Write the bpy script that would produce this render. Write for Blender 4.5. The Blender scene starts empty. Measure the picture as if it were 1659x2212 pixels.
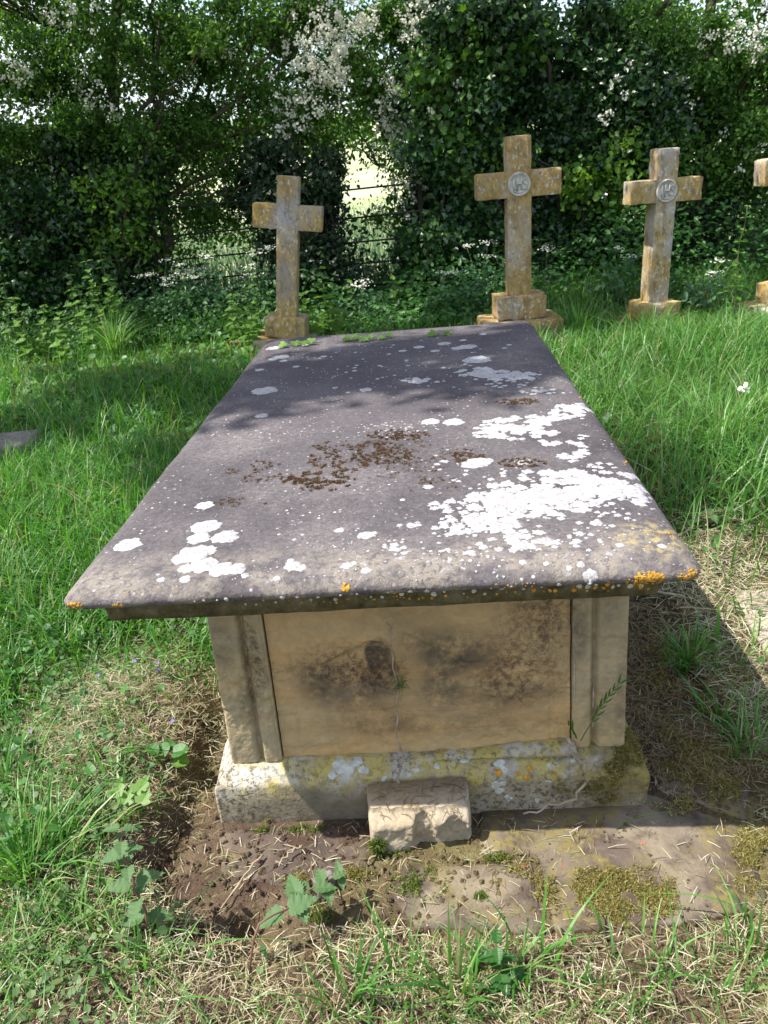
import bpy, math, random
import numpy as np
from mathutils import Vector, Matrix, Euler
from mathutils.bvhtree import BVHTree

random.seed(7)
rng = np.random.default_rng(11)
S = bpy.context.scene
COL = S.collection
rad = math.radians

# ------------------------------------------------------------------ camera
CAM_LOC = Vector((.0366, -1.3369, 1.3662))
CAM_ROT = (1.139, .078, .0263)
cd = bpy.data.cameras.new('camera'); cam = bpy.data.objects.new('camera', cd); COL.objects.link(cam)
cam.location = CAM_LOC; cam.rotation_euler = CAM_ROT
cd.sensor_fit = 'HORIZONTAL'; cd.sensor_width = 36; cd.lens = 36.02
cd.clip_start = .02; cd.clip_end = 2000
cd.dof.use_dof = True; cd.dof.focus_distance = 2.0; cd.dof.aperture_fstop = 14
S.camera = cam

# ------------------------------------------------------------------ light
SUN_DIR = Vector((.6, .085, -1)).normalized()        # direction the light travels
elev = math.asin(-SUN_DIR.z); azim = math.atan2(-SUN_DIR.x, -SUN_DIR.y)
w = bpy.data.worlds.new('World'); S.world = w; w.use_nodes = True
nt = w.node_tree; nt.nodes.clear()
sky = nt.nodes.new('ShaderNodeTexSky'); sky.sky_type = 'NISHITA'; sky.sun_disc = False
sky.sun_elevation = elev; sky.sun_rotation = azim; sky.air_density = 1.0; sky.dust_density = 1.5; sky.ozone_density = 1.0
# broken white cloud over the blue
tc = nt.nodes.new('ShaderNodeTexCoord'); cn = nt.nodes.new('ShaderNodeTexNoise')
cn.inputs['Scale'].default_value = 2.6; cn.inputs['Detail'].default_value = 6; cn.inputs['Roughness'].default_value = .55
nt.links.new(tc.outputs['Generated'], cn.inputs['Vector'])
cr = nt.nodes.new('ShaderNodeMapRange'); cr.inputs[1].default_value = .44; cr.inputs[2].default_value = .62
cr.inputs[3].default_value = 0; cr.inputs[4].default_value = .85
nt.links.new(cn.outputs['Fac'], cr.inputs[0])
cm = nt.nodes.new('ShaderNodeMix'); cm.data_type = 'RGBA'
nt.links.new(cr.outputs[0], cm.inputs[0]); nt.links.new(sky.outputs[0], cm.inputs[6]); cm.inputs[7].default_value = (4.8, 5.0, 5.4, 1)
bg = nt.nodes.new('ShaderNodeBackground'); bg.inputs['Strength'].default_value = .15
nt.links.new(cm.outputs[2], bg.inputs['Color'])
wo = nt.nodes.new('ShaderNodeOutputWorld'); nt.links.new(bg.outputs[0], wo.inputs[0])
sd = bpy.data.lights.new('sun', 'SUN'); sd.energy = 5.0; sd.angle = rad(.53); sd.color = (1, .95, .87)
so = bpy.data.objects.new('sun', sd); COL.objects.link(so)
so.rotation_euler = SUN_DIR.to_track_quat('-Z', 'Y').to_euler(); so.location = (-6, -2, 12)
S.view_settings.view_transform = 'Standard'; S.view_settings.look = 'None'
S.view_settings.exposure = 1.02; S.view_settings.gamma = 1; S.view_settings.use_curve_mapping = False
S.render.engine = 'CYCLES'
S.cycles.max_bounces = 6; S.cycles.diffuse_bounces = 3; S.cycles.glossy_bounces = 2; S.cycles.transmission_bounces = 3
S.cycles.transparent_max_bounces = 4; S.cycles.caustics_reflective = False; S.cycles.caustics_refractive = False
S.cycles.use_denoising = True

# ------------------------------------------------------------------ geometry of the view (places read off the photograph)
RM = np.array(Euler(CAM_ROT).to_matrix()); CL = np.array(CAM_LOC)
def ray(u, v): return RM @ np.array([(u-829.5)/1660, -(v-1106)/1660, -1.])
def atz(u, v, z=0.): d = ray(u, v); return CL + d*(z-CL[2])/d[2]
def aty(u, v, y): d = ray(u, v); return CL + d*(y-CL[1])/d[1]
def ppm(p): return 1660/-((np.asarray(p)-CL) @ RM)[2]      # photograph pixels per metre at p

# ------------------------------------------------------------------ numpy noise
_lat = np.random.default_rng(5).random((8, 256, 256))
def vn(x, y, s=0):
    x = np.asarray(x, float); y = np.asarray(y, float); L = _lat[s % 8]
    xi = np.floor(x).astype(int); yi = np.floor(y).astype(int); fx = x-xi; fy = y-yi
    fx = fx*fx*(3-2*fx); fy = fy*fy*(3-2*fy)
    a = L[xi & 255, yi & 255]; b = L[(xi+1) & 255, yi & 255]; c = L[xi & 255, (yi+1) & 255]; d = L[(xi+1) & 255, (yi+1) & 255]
    return (a*(1-fx)+b*fx)*(1-fy)+(c*(1-fx)+d*fx)*fy
def fbm(x, y, s=0, o=4):
    r = 0; a = .5
    for k in range(o): r = r+a*(vn(x, y, s+k)-.5); x = x*2.03+17; y = y*2.03+31; a *= .5
    return r                                                 # about -.5 .. .5
def sst(a, b, x): t = np.clip((x-a)/(b-a), 0, 1); return t*t*(3-2*t)

# ------------------------------------------------------------------ mesh helpers
class MB:
    def __init__(s): s.V = []; s.P = []; s.n = 0
    def add(s, V, *polys):
        V = np.asarray(V, float).reshape(-1, 3); s.V.append(V)
        for p in polys:
            p = np.asarray(p, int)
            if p.size: s.P.append(p.reshape(-1, p.shape[-1])+s.n)
        s.n += len(V); return s
    def tube(s, pts, radii, n=6, cap=True):
        pts = np.asarray(pts, float); m = len(pts); radii = np.broadcast_to(np.asarray(radii, float), (m,))
        T = np.gradient(pts, axis=0); T /= np.linalg.norm(T, axis=1)[:, None]+1e-9
        up = np.array([0, 0, 1.]) if abs(T[0, 2]) < .9 else np.array([1., 0, 0])
        A = np.cross(T, up); A /= np.linalg.norm(A, axis=1)[:, None]+1e-9; B = np.cross(T, A)
        th = np.linspace(0, 2*np.pi, n, endpoint=False)
        V = pts[:, None]+radii[:, None, None]*(np.cos(th)[None, :, None]*A[:, None]+np.sin(th)[None, :, None]*B[:, None])
        i = np.arange(m-1)[:, None]*n; j = np.arange(n)[None]; k = (j+1) % n
        Q = np.stack([i+j, i+k, i+n+k, i+n+j], -1).reshape(-1, 4)
        s.add(V, Q)
        if cap: s.P.append(np.array([list(range(n))[::-1]])+s.n-m*n); s.P.append(np.array([list(range((m-1)*n, m*n))])+s.n-m*n)
        return s
    def box(s, x0, x1, y0, y1, z0, z1):
        V = [(x, y, z) for z in (z0, z1) for y in (y0, y1) for x in (x0, x1)]
        return s.add(V, [(0, 2, 3, 1), (4, 5, 7, 6), (0, 1, 5, 4), (2, 6, 7, 3), (0, 4, 6, 2), (1, 3, 7, 5)])
    def mesh(s, name, mat=None, smooth=False):
        me = bpy.data.meshes.new(name); V = np.concatenate(s.V)
        me.vertices.add(len(V)); me.vertices.foreach_set('co', V.astype(np.float32).ravel())
        idx = np.concatenate([p.ravel() for p in s.P]).astype(np.int32)
        tot = np.concatenate([np.full(len(p), p.shape[1]) for p in s.P]).astype(np.int32)
        st = np.concatenate([[0], np.cumsum(tot)[:-1]]).astype(np.int32)
        me.loops.add(len(idx)); me.loops.foreach_set('vertex_index', idx)
        me.polygons.add(len(tot)); me.polygons.foreach_set('loop_start', st)
        me.polygons.foreach_set('use_smooth', np.full(len(tot), bool(smooth)))
        if mat: me.materials.append(mat)
        me.update(calc_edges=True); return me
def link(name, me, parent=None, loc=None, rot=None, kind=None, label=None, cat=None, group=None):
    o = bpy.data.objects.new(name, me); COL.objects.link(o)
    if parent is not None: o.parent = parent
    if loc is not None: o.location = loc
    if rot is not None: o.rotation_euler = rot
    if kind: o['kind'] = kind
    if label: o['label'] = label
    if cat: o['category'] = cat
    if group: o['group'] = group
    return o
def thing(name, label, cat, loc=(0, 0, 0), rot=(0, 0, 0), group=None):
    return link(name, None, None, loc, rot, None, label, cat, group)
def build(mb, name, mat, parent=None, smooth=False, **k): return link(name, mb.mesh(name, mat, smooth), parent, **k)
def bevel(o, wdt, seg=2):
    m = o.modifiers.new('bevel', 'BEVEL'); m.width = wdt; m.segments = seg; m.limit_method = 'ANGLE'

def frames(nrm, head):
    """rotation matrices (N,3,3) with columns right, along(head), normal"""
    nrm = nrm/(np.linalg.norm(nrm, axis=1)[:, None]+1e-9)
    head = head-nrm*(head*nrm).sum(1)[:, None]; head /= np.linalg.norm(head, axis=1)[:, None]+1e-9
    return np.stack([np.cross(head, nrm), head, nrm], -1)
def scatter(mb, tmpl, pos, R, size):
    TV, TP = tmpl; TV = np.asarray(TV, float); N = len(pos); m = len(TV)
    V = pos[:, None]+np.einsum('nij,mj->nmi', R, TV)*np.asarray(size)[:, None, None]
    off = (np.arange(N)*m)[:, None, None]
    mb.add(V, *[(np.asarray(p)[None]+off).reshape(-1, len(p[0])) for p in TP])
def rdir(n):
    v = rng.normal(size=(n, 3)); return v/np.linalg.norm(v, axis=1)[:, None]
# leaf outlines, unit length along +y, base at the origin
LEAF = (np.array([(0, 0, 0), (-.27, .3, .06), (-.22, .68, .03), (0, 1, -.06), (.22, .68, .03), (.27, .3, .06)]), [[(0, 3, 2, 1), (0, 5, 4, 3)]])
ROUND = (np.array([(0, 0, 0), (-.42, .28, .08), (-.4, .7, .05), (0, .98, -.05), (.4, .7, .05), (.42, .28, .08)]), [[(0, 3, 2, 1), (0, 5, 4, 3)]])
_iv = [(0, 0), (-.34, -.06), (-.55, .25), (-.28, .36), (-.36, .66), (-.14, .66), (0, 1.0), (.14, .66), (.36, .66), (.28, .36), (.55, .25), (.34, -.06)]
IVY = (np.array([(x, y, .12*abs(x)-.05*y*y) for x, y in _iv]), [[(0, 3, 2, 1), (0, 11, 10, 9)], [(0, 6, 5, 4, 3), (0, 9, 8, 7, 6)]])
IVYC = (np.array([(0, .05, 0), (-.5, .14, .06), (-.27, .5, .02), (0, 1, -.06), (.27, .5, .02), (.5, .14, .06)]), [[(0, 3, 2, 1), (0, 5, 4, 3)]])
CARD = (np.array([(0, 0, 0), (-.3, .45, .06), (0, 1, -.04), (.3, .45, .06)]), [[(0, 2, 1), (0, 3, 2)]])
TRI = (np.array([(-.16, 0, 0), (.16, 0, 0), (0, 1, .08)]), [[(0, 1, 2)]])
STRAW = (np.array([(-.02, -.5, 0), (.02, -.5, 0), (.025, 0, .05), (-.025, 0, .05), (-.012, .5, .0), (.012, .5, .0)]), [[(0, 1, 2, 3), (3, 2, 5, 4)]])
FLOWER = (np.array([(.5*math.cos(a), .5*math.sin(a), .1) for a in np.linspace(0, 2*np.pi, 6)[:-1]]+[(0, 0, 0)]), [[(5, i, (i+1) % 5) for i in range(5)]])
def heart(n=7):
    V = [(0, 0, 0), (0, .33, -.02), (0, .66, -.03), (0, 1, -.1)]; P4 = []
    for sg in (-1, 1):
        o = len(V); t = np.linspace(0, 1, 10)
        for a in t: V.append((sg*(.46*math.sin(math.pi*a**.75)**.8), a*1.08-.1*math.sin(math.pi*min(1, a*2.2))*(a < .45), .09*math.sin(math.pi*a)+.015*math.sin(a*22)))
        for q in ([0, o+1, o+2, 1], [1, o+2, o+3, o+4], [1, o+4, o+5, 2], [2, o+5, o+6, o+7], [2, o+7, o+8, 3]): P4.append(q if sg > 0 else q[::-1])
    return (np.array(V), [P4])
HEART = heart()
def serrated(nt=9, wd=.34, cup=.08):
    V = [(0, 0, 0)]; mid = []; L = []; Rr = []
    ts = np.linspace(0, 1, nt+1)
    for i, t in enumerate(ts): mid.append(len(V)); V.append((0, t, -.12*t*t))
    for sgn, arr in ((-1, L), (1, Rr)):
        for i in range(nt):
            for q, f in ((.25, .82), (.95, 1.06)):
                t = (i+q)/nt; r = wd*math.sin(math.pi*min(1, t*.93+.07)**.62)*f
                arr.append(len(V)); V.append((sgn*r, t+(.02 if q > .5 else 0), cup*r/wd-.12*t*t-.02*math.sin(t*25)))
    P3 = []; P4 = []
    for arr, fl in ((L, 0), (Rr, 1)):
        for i in range(nt):
            q = (mid[i], mid[i+1], arr[2*i+1], arr[2*i]); P4.append(q[::-1] if fl else q)
            if i < nt-1: t3 = (mid[i+1], arr[2*i+2], arr[2*i+1]); P3.append(t3[::-1] if fl else t3)
    return (np.array(V), [P4, P3])
NETTLE = serrated()
def blades(mb, pos, h, wd, az, bend, seg=3):
    N = len(pos); t = np.linspace(0, 1, seg+1); d = np.stack([np.cos(az), np.sin(az), np.zeros(N)], -1)
    tw = az+np.pi/2+rng.normal(0, .5, N); s = np.stack([np.cos(tw), np.sin(tw), np.zeros(N)], -1)
    P = pos[:, None]+d[:, None]*(bend*h)[:, None, None]*(t**1.8)[None, :, None]
    P[..., 2] += h[:, None]*(t[None]*1.0-np.clip(bend, 0, 2)[:, None]*.42*t[None]**2.4)
    wt = (1-t**1.6)*.5+.02
    A = P-s[:, None]*(wd[:, None]*wt[None])[..., None]; B = P+s[:, None]*(wd[:, None]*wt[None])[..., None]
    V = np.stack([A, B], 2).reshape(N, -1, 3); m = 2*(seg+1)
    q = np.array([(2*i, 2*i+1, 2*i+3, 2*i+2) for i in range(seg)])
    mb.add(V, (q[None]+(np.arange(N)*m)[:, None, None]).reshape(-1, 4))

# ------------------------------------------------------------------ materials
class G:
    def __init__(s, name):
        s.m = bpy.data.materials.new(name); s.m.use_nodes = True; s.t = s.m.node_tree; s.t.nodes.clear()
        s.out = s.t.nodes.new('ShaderNodeOutputMaterial'); s.co = s.t.nodes.new('ShaderNodeTexCoord').outputs['Object']
    def n(s, ty, inp=None, **pr):
        nd = s.t.nodes.new('ShaderNode'+ty)
        for k, v in pr.items(): setattr(nd, k, v)
        for k, v in (inp or {}).items():
            if isinstance(v, bpy.types.NodeSocket): s.t.links.new(v, nd.inputs[k])
            else: nd.inputs[k].default_value = v
        return nd
    def noise(s, scale, detail=4, rough=.6, vec=None, dist=0):
        return s.n('TexNoise', {'Vector': vec or s.co, 'Scale': scale, 'Detail': detail, 'Roughness': rough, 'Distortion': dist}).outputs['Fac']
    def vor(s, scale, vec=None, feature='F1'):
        return s.n('TexVoronoi', {'Vector': vec or s.co, 'Scale': scale}, feature=feature).outputs['Distance']
    def mr(s, x, a, b, c=0., d=1.): return s.n('MapRange', {0: x, 1: a, 2: b, 3: c, 4: d}).outputs[0]
    def mth(s, op, a, b=0.): return s.n('Math', {0: a, 1: b}, operation=op, use_clamp=False).outputs[0]
    def mix(s, f, a, b):
        a = a if isinstance(a, bpy.types.NodeSocket) else (*a, 1); b = b if isinstance(b, bpy.types.NodeSocket) else (*b, 1)
        return s.n('Mix', {0: f, 6: a, 7: b}, data_type='RGBA').outputs[2]
    def ramp(s, x, stops):
        r = s.n('ValToRGB', {0: x}); e = r.color_ramp.elements
        while len(e) < len(stops): e.new(.5)
        for i, (p, c) in enumerate(stops): e[i].position = p; e[i].color = (*c, 1)
        return r.outputs[0]
    def vec(s, sc): return s.n('Mapping', {'Vector': s.co, 'Scale': sc}).outputs[0]
    def ell(s, c, r, jit=.5, sc=14, soft=.35):
        a = s.n('VectorMath', {0: s.co, 1: c}, operation='SUBTRACT').outputs[0]
        a = s.n('VectorMath', {0: a, 1: tuple(1/x for x in r)}, operation='MULTIPLY').outputs[0]
        l = s.n('VectorMath', {0: a}, operation='LENGTH').outputs['Value']
        l = s.mth('ADD', l, s.mr(s.noise(sc, 6, .65), .25, .75, -jit, jit))
        return s.mr(l, 1+soft, 1-soft)
    def bump(s, h, dist, strength=1., prev=None):
        i = {'Height': h, 'Distance': dist, 'Strength': strength}
        if prev: i['Normal'] = prev
        return s.n('Bump', i).outputs[0]
    def done(s, col, rough=.9, nrm=None, spec=.3, transl=None, tf=.35):
        i = {'Base Color': col if isinstance(col, bpy.types.NodeSocket) else (*col, 1), 'Roughness': rough, 'Specular IOR Level': spec}
        if nrm: i['Normal'] = nrm
        p = s.n('BsdfPrincipled', i).outputs[0]
        if transl is not None:
            tr = s.n('BsdfTranslucent', {'Color': transl if isinstance(transl, bpy.types.NodeSocket) else (*transl, 1)}).outputs[0]
            p = s.n('MixShader', {0: tf, 1: p, 2: tr}).outputs[0]
        s.t.links.new(p, s.out.inputs[0]); return s.m
def leafmat(name, cols, rough=.5, spec=.4, tf=.35, patch=None, dry=None):
    g = G(name); r = g.n('NewGeometry').outputs['Random Per Island']
    n = len(cols); c = g.ramp(r, [(i/(n-1)*(.93 if dry else 1), k) for i, k in enumerate(cols)]+([(.95, dry)] if dry else []))
    c = g.mix(g.mr(g.noise(1.3 if patch is None else patch, 3), .35, .7, 0, .45), c, cols[0])
    t = g.n('HueSaturation', {'Hue': .485, 'Saturation': 1.1, 'Value': 1.7, 'Color': c}).outputs[0]
    return g.done(c, rough, None, spec, t, tf)

YP = atz(1425, 1160, .698)
def slab_material():
    g = G('weathered_ledger_stone')
    a = g.ramp(g.noise(3.2, 5, .6), [(.3, (.060, .053, .057)), (.5, (.112, .100, .104)), (.72, (.19, .170, .168))])
    fine = g.noise(95, 5, .7)
    c = g.mix(g.mr(fine, .35, .65), a, g.mix(.62, a, (.036, .032, .036)))
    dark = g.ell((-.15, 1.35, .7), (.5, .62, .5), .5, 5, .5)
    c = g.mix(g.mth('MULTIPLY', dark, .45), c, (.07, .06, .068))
    fl = g.mr(g.noise(170, 2, .5), .70, .74); c = g.mix(g.mth('MULTIPLY', fl, .7), c, (.5, .47, .47))
    sp = g.vor(46); msk = g.mr(g.noise(9, 3), .45, .6)
    c = g.mix(g.mth('MULTIPLY', g.mr(sp, .17, .12), msk), c, (.42, .39, .38))
    yy = g.n('SeparateXYZ', {0: g.co}).outputs[1]; xx = g.n('SeparateXYZ', {0: g.co}).outputs[0]; zz = g.n('SeparateXYZ', {0: g.co}).outputs[2]
    edge = g.mr(g.mth('ADD', yy, g.mr(g.noise(12, 4), 0, 1, -.07, .07)), .01, -.11)
    crust = g.ramp(g.noise(62, 6, .75, None, .5), [(.36, (.075, .066, .07)), (.45, (.15, .134, .13)), (.51, (.29, .245, .18)), (.57, (.17, .153, .15)), (.65, (.40, .375, .36))])
    c = g.mix(g.mth('MULTIPLY', g.mth('MULTIPLY', edge, .75), g.mr(g.noise(14, 5, .65), .38, .56)), c, crust)
    red = g.mth('MULTIPLY', g.ell((YP[0], YP[1], .7), (.07, .06, .4), .5, 24, .4), g.mr(g.noise(60, 4), .45, .6))
    c = g.mix(g.mth('MULTIPLY', red, .6), c, (.36, .29, .13))
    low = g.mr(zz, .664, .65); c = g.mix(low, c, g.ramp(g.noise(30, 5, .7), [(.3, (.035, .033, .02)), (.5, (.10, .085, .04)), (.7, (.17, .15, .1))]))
    b = g.bump(fine, .004, .8); b = g.bump(g.noise(28, 6, .7), .008, .6, b)
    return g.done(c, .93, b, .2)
def sandstone(name, dark=(), warm=(.40, .275, .15), grey=(.30, .255, .185), fg=.0, lich=0):
    g = G(name)
    band = g.noise(2.2, 6, .62, g.vec((1, 1, 3.2)), .9)
    c = g.ramp(band, [(.28, tuple(.78*x for x in warm)), (.42, warm), (.55, grey), (.72, (.45, .34, .19))])
    zz = g.n('SeparateXYZ', {0: g.co}).outputs[2]
    c = g.mix(g.mr(zz, .36, .52, 0, .65), c, grey)
    iron = g.mr(g.noise(3, 4, .5, g.vec((1.3, 1, 14)), 1.0), .6, .66)
    c = g.mix(g.mth('MULTIPLY', iron, .28), c, (.30, .16, .07))
    c = g.mix(g.mr(g.noise(60, 5, .7), .4, .7, 0, .4), c, tuple(.55*x for x in grey))
    flakes = g.mr(g.noise(75, 7, .78, None, .6), .45, .58)
    for (cx, cz, rx, rz, k, hard) in dark:
        e = g.ell((cx, 0, cz), (rx, 1.5, rz), .42, 11, .4) if hard != 2 else g.ell((cx, 0, cz), (rx, 1.5, rz), .22, 30, .12)
        e = g.mth('MULTIPLY', e, g.mth('ADD', g.mth('MULTIPLY', flakes, .62), g.mr(g.noise(19, 7, .72), .36, .6, 0, .38)) if hard == 1 else g.mr(g.noise(22, 7, .72), .36, .6, .1, 1.))
        c = g.mix(g.mth('MULTIPLY', e, k), c, (.075, .047, .03) if hard == 1 else (.055, .047, .04))
    b = g.bump(g.noise(120, 4, .65), .003, .7); b = g.bump(g.noise(24, 6, .7), .006, .6, b)
    return g.done(c, .95, b, .15)
def plinth_material():
    g = G('lichened_plinth_stone')
    c = g.ramp(g.noise(13, 6, .65), [(.3, (.16, .13, .09)), (.5, (.29, .245, .17)), (.7, (.36, .32, .24))])
    xx = g.n('SeparateXYZ', {0: g.co}).outputs[0]; zz = g.n('SeparateXYZ', {0: g.co}).outputs[2]
    up = g.mr(g.mth('ADD', zz, g.mr(g.noise(16, 4), .3, .7, -.03, .03)), .07, .11)
    yel = g.mth('MULTIPLY', up, g.mr(g.noise(17, 5, .65), .4, .58, 0, .9)); c = g.mix(yel, c, (.40, .33, .1))
    whi = g.mth('MULTIPLY', up, g.mr(g.noise(11, 6, .6, g.vec((1, 1, 1.4))), .52, .6)); c = g.mix(g.mth('MULTIPLY', whi, .7), c, (.40, .39, .38))
    whl = g.mth('MULTIPLY', g.mr(xx, -.3, -.42), g.mr(g.noise(30, 5), .35, .5)); c = g.mix(g.mth('MULTIPLY', g.mth('MULTIPLY', whl, up), .7), c, (.46, .42, .35))
    blk = g.mth('MULTIPLY', g.mr(g.noise(75, 5, .75), .5, .57), g.mr(g.noise(6, 3), .35, .6)); c = g.mix(g.mth('MULTIPLY', blk, .8), c, (.05, .045, .035))
    mo = g.ell((.45, -.04, .13), (.1, .3, .09), .7, 24, .3); c = g.mix(g.mth('MULTIPLY', mo, .75), c, g.ramp(g.noise(60, 3), [(.35, (.11, .09, .03)), (.65, (.24, .19, .06))]))
    dk = g.ell((-.2, 0, .02), (.2, 1, .07), .5, 14, .4); c = g.mix(g.mth('MULTIPLY', dk, .5), c, (.09, .075, .055))
    b = g.bump(g.noise(110, 4, .7), .003, .8); b = g.bump(g.noise(22, 6, .7), .008, .6, b)
    return g.done(c, .95, b, .15)
def cross_material(name, off, grey=(.27, .24, .235), ochre=(.34, .225, .055), amt=.5):
    grey = tuple(1.12*x for x in grey); ochre = tuple(1.2*x for x in ochre)
    g = G(name); v = g.n('Mapping', {'Vector': g.co, 'Location': (off, off*.7, off*1.3), 'Scale': (1, 1, .6)}).outputs[0]
    c = g.ramp(g.noise(5, 6, .65, v), [(.3, tuple(.5*x for x in grey)), (.48, grey), (.7, tuple(min(1, 1.35*x) for x in grey))])
    f = g.mr(g.noise(3.1, 5, .6, v), amt-.1, amt+.09)
    c = g.mix(g.mth('MULTIPLY', f, .85), c, g.ramp(g.noise(25, 4, .6, v), [(.35, tuple(.6*x for x in ochre)), (.6, ochre), (.75, (.42, .29, .07))]))
    br = g.mr(g.noise(4.2, 4, .6, g.n('Mapping', {'Vector': g.co, 'Location': (off+4, 2, 1), 'Scale': (3, 3, .7)}).outputs[0]), .56, .68)
    c = g.mix(g.mth('MULTIPLY', br, .6), c, (.21, .125, .065))
    wsp = g.mth('MULTIPLY', g.mr(g.noise(48, 4, .65, v), .54, .62), g.mr(g.noise(6, 4, .6, v), .38, .6)); c = g.mix(g.mth('MULTIPLY', wsp, .8), c, (.56, .53, .5)); c = g.mix(g.mth('MULTIPLY', g.mr(g.noise(33, 6, .75, v), .53, .63), .55), c, (.10, .085, .07))
    b = g.bump(g.noise(70, 5, .7), .006, .8)
    return g.done(c, .95, b, .1)
def soil_material():
    g = G('soil'); c = g.ramp(g.noise(9, 6, .7), [(.3, (.05, .033, .024)), (.5, (.105, .072, .05)), (.7, (.18, .13, .09))])
    c = g.mix(g.mr(g.noise(2.1, 4), .45, .65), c, g.ramp(g.noise(40, 5), [(.35, (.10, .08, .035)), (.65, (.2, .17, .08))]))
    yy = g.n('SeparateXYZ', {0: g.co}).outputs[1]
    tf = g.mr(yy, .3, 1.4); c = g.mix(g.mth('MULTIPLY', tf, .8), c, g.ramp(g.noise(5, 5), [(.35, (.02, .03, .01)), (.65, (.06, .075, .025))]))
    b = g.bump(g.noise(160, 4, .7), .006, 1.); b = g.bump(g.noise(35, 6, .7), .02, .8, b)
    return g.done(c, 1., b, .1)
def paving_material():
    g = G('purple_grey_paving'); c = g.ramp(g.noise(5, 6, .65), [(.3, (.052, .038, .032)), (.5, (.088, .067, .054)), (.7, (.15, .122, .09))])
    c = g.mix(g.mr(g.noise(3.3, 5, .6, None, .7), .5, .62, 0, .7), c, (.22,.185,.13))
    c = g.mix(g.mr(g.noise(15, 6, .7), .5, .65, 0, .7), c, (.05, .035, .028)); c = g.mix(g.mth('MULTIPLY', g.mr(g.noise(4.3, 4, .6), .5, .58), g.mr(g.noise(55, 5, .7), .42, .6, 0, .8)), c, (.17, .14, .04))
    b = g.bump(g.noise(140, 4, .7), .003, .7); b = g.bump(g.noise(18, 5, .7), .008, .5, b)
    return g.done(c, .95, b, .2)
def bark(name, c1, c2):
    g = G(name); c = g.ramp(g.noise(14, 6, .7, g.vec((1, 1, .25))), [(.3, c1), (.7, c2)])
    return g.done(c, .95, g.bump(g.noise(30, 5, .7, g.vec((1, 1, .2))), .02, .9), .1)
def plain(name, c, rough=.9, v=.25, sc=30):
    g = G(name); cc = g.mix(g.mr(g.noise(sc, 5), .3, .7), tuple(x*(1-v) for x in c), tuple(min(1, x*(1+v)) for x in c)); return g.done(cc, rough, g.bump(g.noise(sc*3, 3), .002, .5), .2)
def lichen_white():
    g = G('white_lichen'); c = g.mix(g.mr(g.noise(85, 7, .75), .44, .66, 0, .9), (.40, .395, .40), (.21, .195, .20))
    cr = g.vor(75, None, 'DISTANCE_TO_EDGE'); c = g.mix(g.mth('MULTIPLY', g.mr(cr, .09, .02), .45), c, (.16, .15, .15)); c = g.mix(g.mr(g.noise(14, 4), .45, .7, 0, .45), c, (.29, .28, .285))
    return g.done(c, .95, g.bump(g.noise(150, 4, .7), .003, .9), .1)

M = {}
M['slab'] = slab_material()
def fx(u, v): p = aty(u, v, 0); return p[0], p[2]
_dk = []
for u, v, ru, rv, k, hd in [(740, 1460, 120, 45, .9, 1), (822, 1440, 38, 46, .95, 2), (800, 1470, 62, 38, .85, 1), (1010, 1420, 70, 45, .75, 0), (900, 1400, 50, 30, .5, 0), (760, 1500, 120, 26, .5, 0), (1080, 1520, 120, 30, .5, 0), (690, 1480, 60, 40, .6, 0), (1110, 1480, 95, 55, .9, 1), (1150, 1370, 75, 75, .8, 1), (960, 1440, 70, 65, .7, 0),
                            (945, 1505, 55, 35, .75, 0), (790, 1555, 90, 45, .55, 0), (1180, 1330, 40, 50, .85, 1), (1000, 1570, 200, 18, .45, 0), (860, 1340, 90, 30, .3, 0)]:
    x, z = fx(u, v); x2, z2 = fx(u+ru, v+rv); _dk.append((x, z, abs(x2-x), abs(z2-z), k, hd))
M['panel'] = sandstone('ochre_sandstone_panel', _dk, (.51, .33, .15), (.43, .31, .16))
_dl = [(fx(u, v)[0], fx(u, v)[1], .03*a, .075*b, k, h) for u, v, a, b, k, h in [(545, 1420, .8, 1.3, .9, 1), (480, 1400, 1, .8, .6, 0), (1250, 1350, .8, 1.2, .7, 0), (1320, 1330, .9, 1, .4, 0), (535, 1500, .7, 1, .7, 1), (1310, 1560, 1.5, .6, .35, 0), (1345, 1500, .5, 2, .5, 0)]]
M['pil'] = sandstone('grey_sandstone_pilaster', _dl, (.42, .315, .165), (.35, .29, .18))
M['plinth'] = plinth_material()
M['mortar'] = plain('white_mortar', (.48, .46, .42), .95, .35, 40)
M['lichen'] = lichen_white()
M['orange'] = plain('orange_lichen', (.42, .225, .03), .9, .5, 120)
M['grey_lichen'] = plain('grey_lichen', (.42, .42, .38), .95, .3, 80)
M['soil'] = soil_material(); M['pave'] = paving_material()
M['block'] = sandstone('broken_block_stone', (), (.37, .30, .205), (.33, .285, .215))
M['cross1'] = cross_material('ochre_lichened_stone_a', 0., (.31, .285, .27), (.37, .24, .045), .46)
M['cross2'] = cross_material('ochre_lichened_stone_b', 3.7, (.33, .295, .25), (.34, .215, .055), .42)
M['cross3'] = cross_material('ochre_lichened_stone_c', 8.1, (.33, .30, .28), (.37, .24, .045), .49)
M['roundel'] = plain('white_lichened_carving', (.45, .42, .38), .95, .4, 26)
M['iron'] = plain('rusty_black_iron', (.022, .018, .015), .7, .3)
M['bark'] = bark('dark_bark', (.035, .028, .02), (.10, .085, .06)); M['bark2'] = bark('pale_bark', (.06, .05, .032), (.17, .14, .09))
M['haw'] = leafmat('hawthorn_leaf', [(.026, .08, .011), (.05, .14, .018), (.088, .20, .027), (.15, .29, .048)])
M['ivy'] = leafmat('ivy_leaf', [(.012, .042, .015), (.022, .068, .021), (.045, .115, .028), (.10, .20, .04)], .32, .55, .22)
M['dark'] = leafmat('dark_leaf', [(.012, .028, .011), (.02, .045, .016), (.03, .065, .02)], .4, .45, .2)
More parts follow.
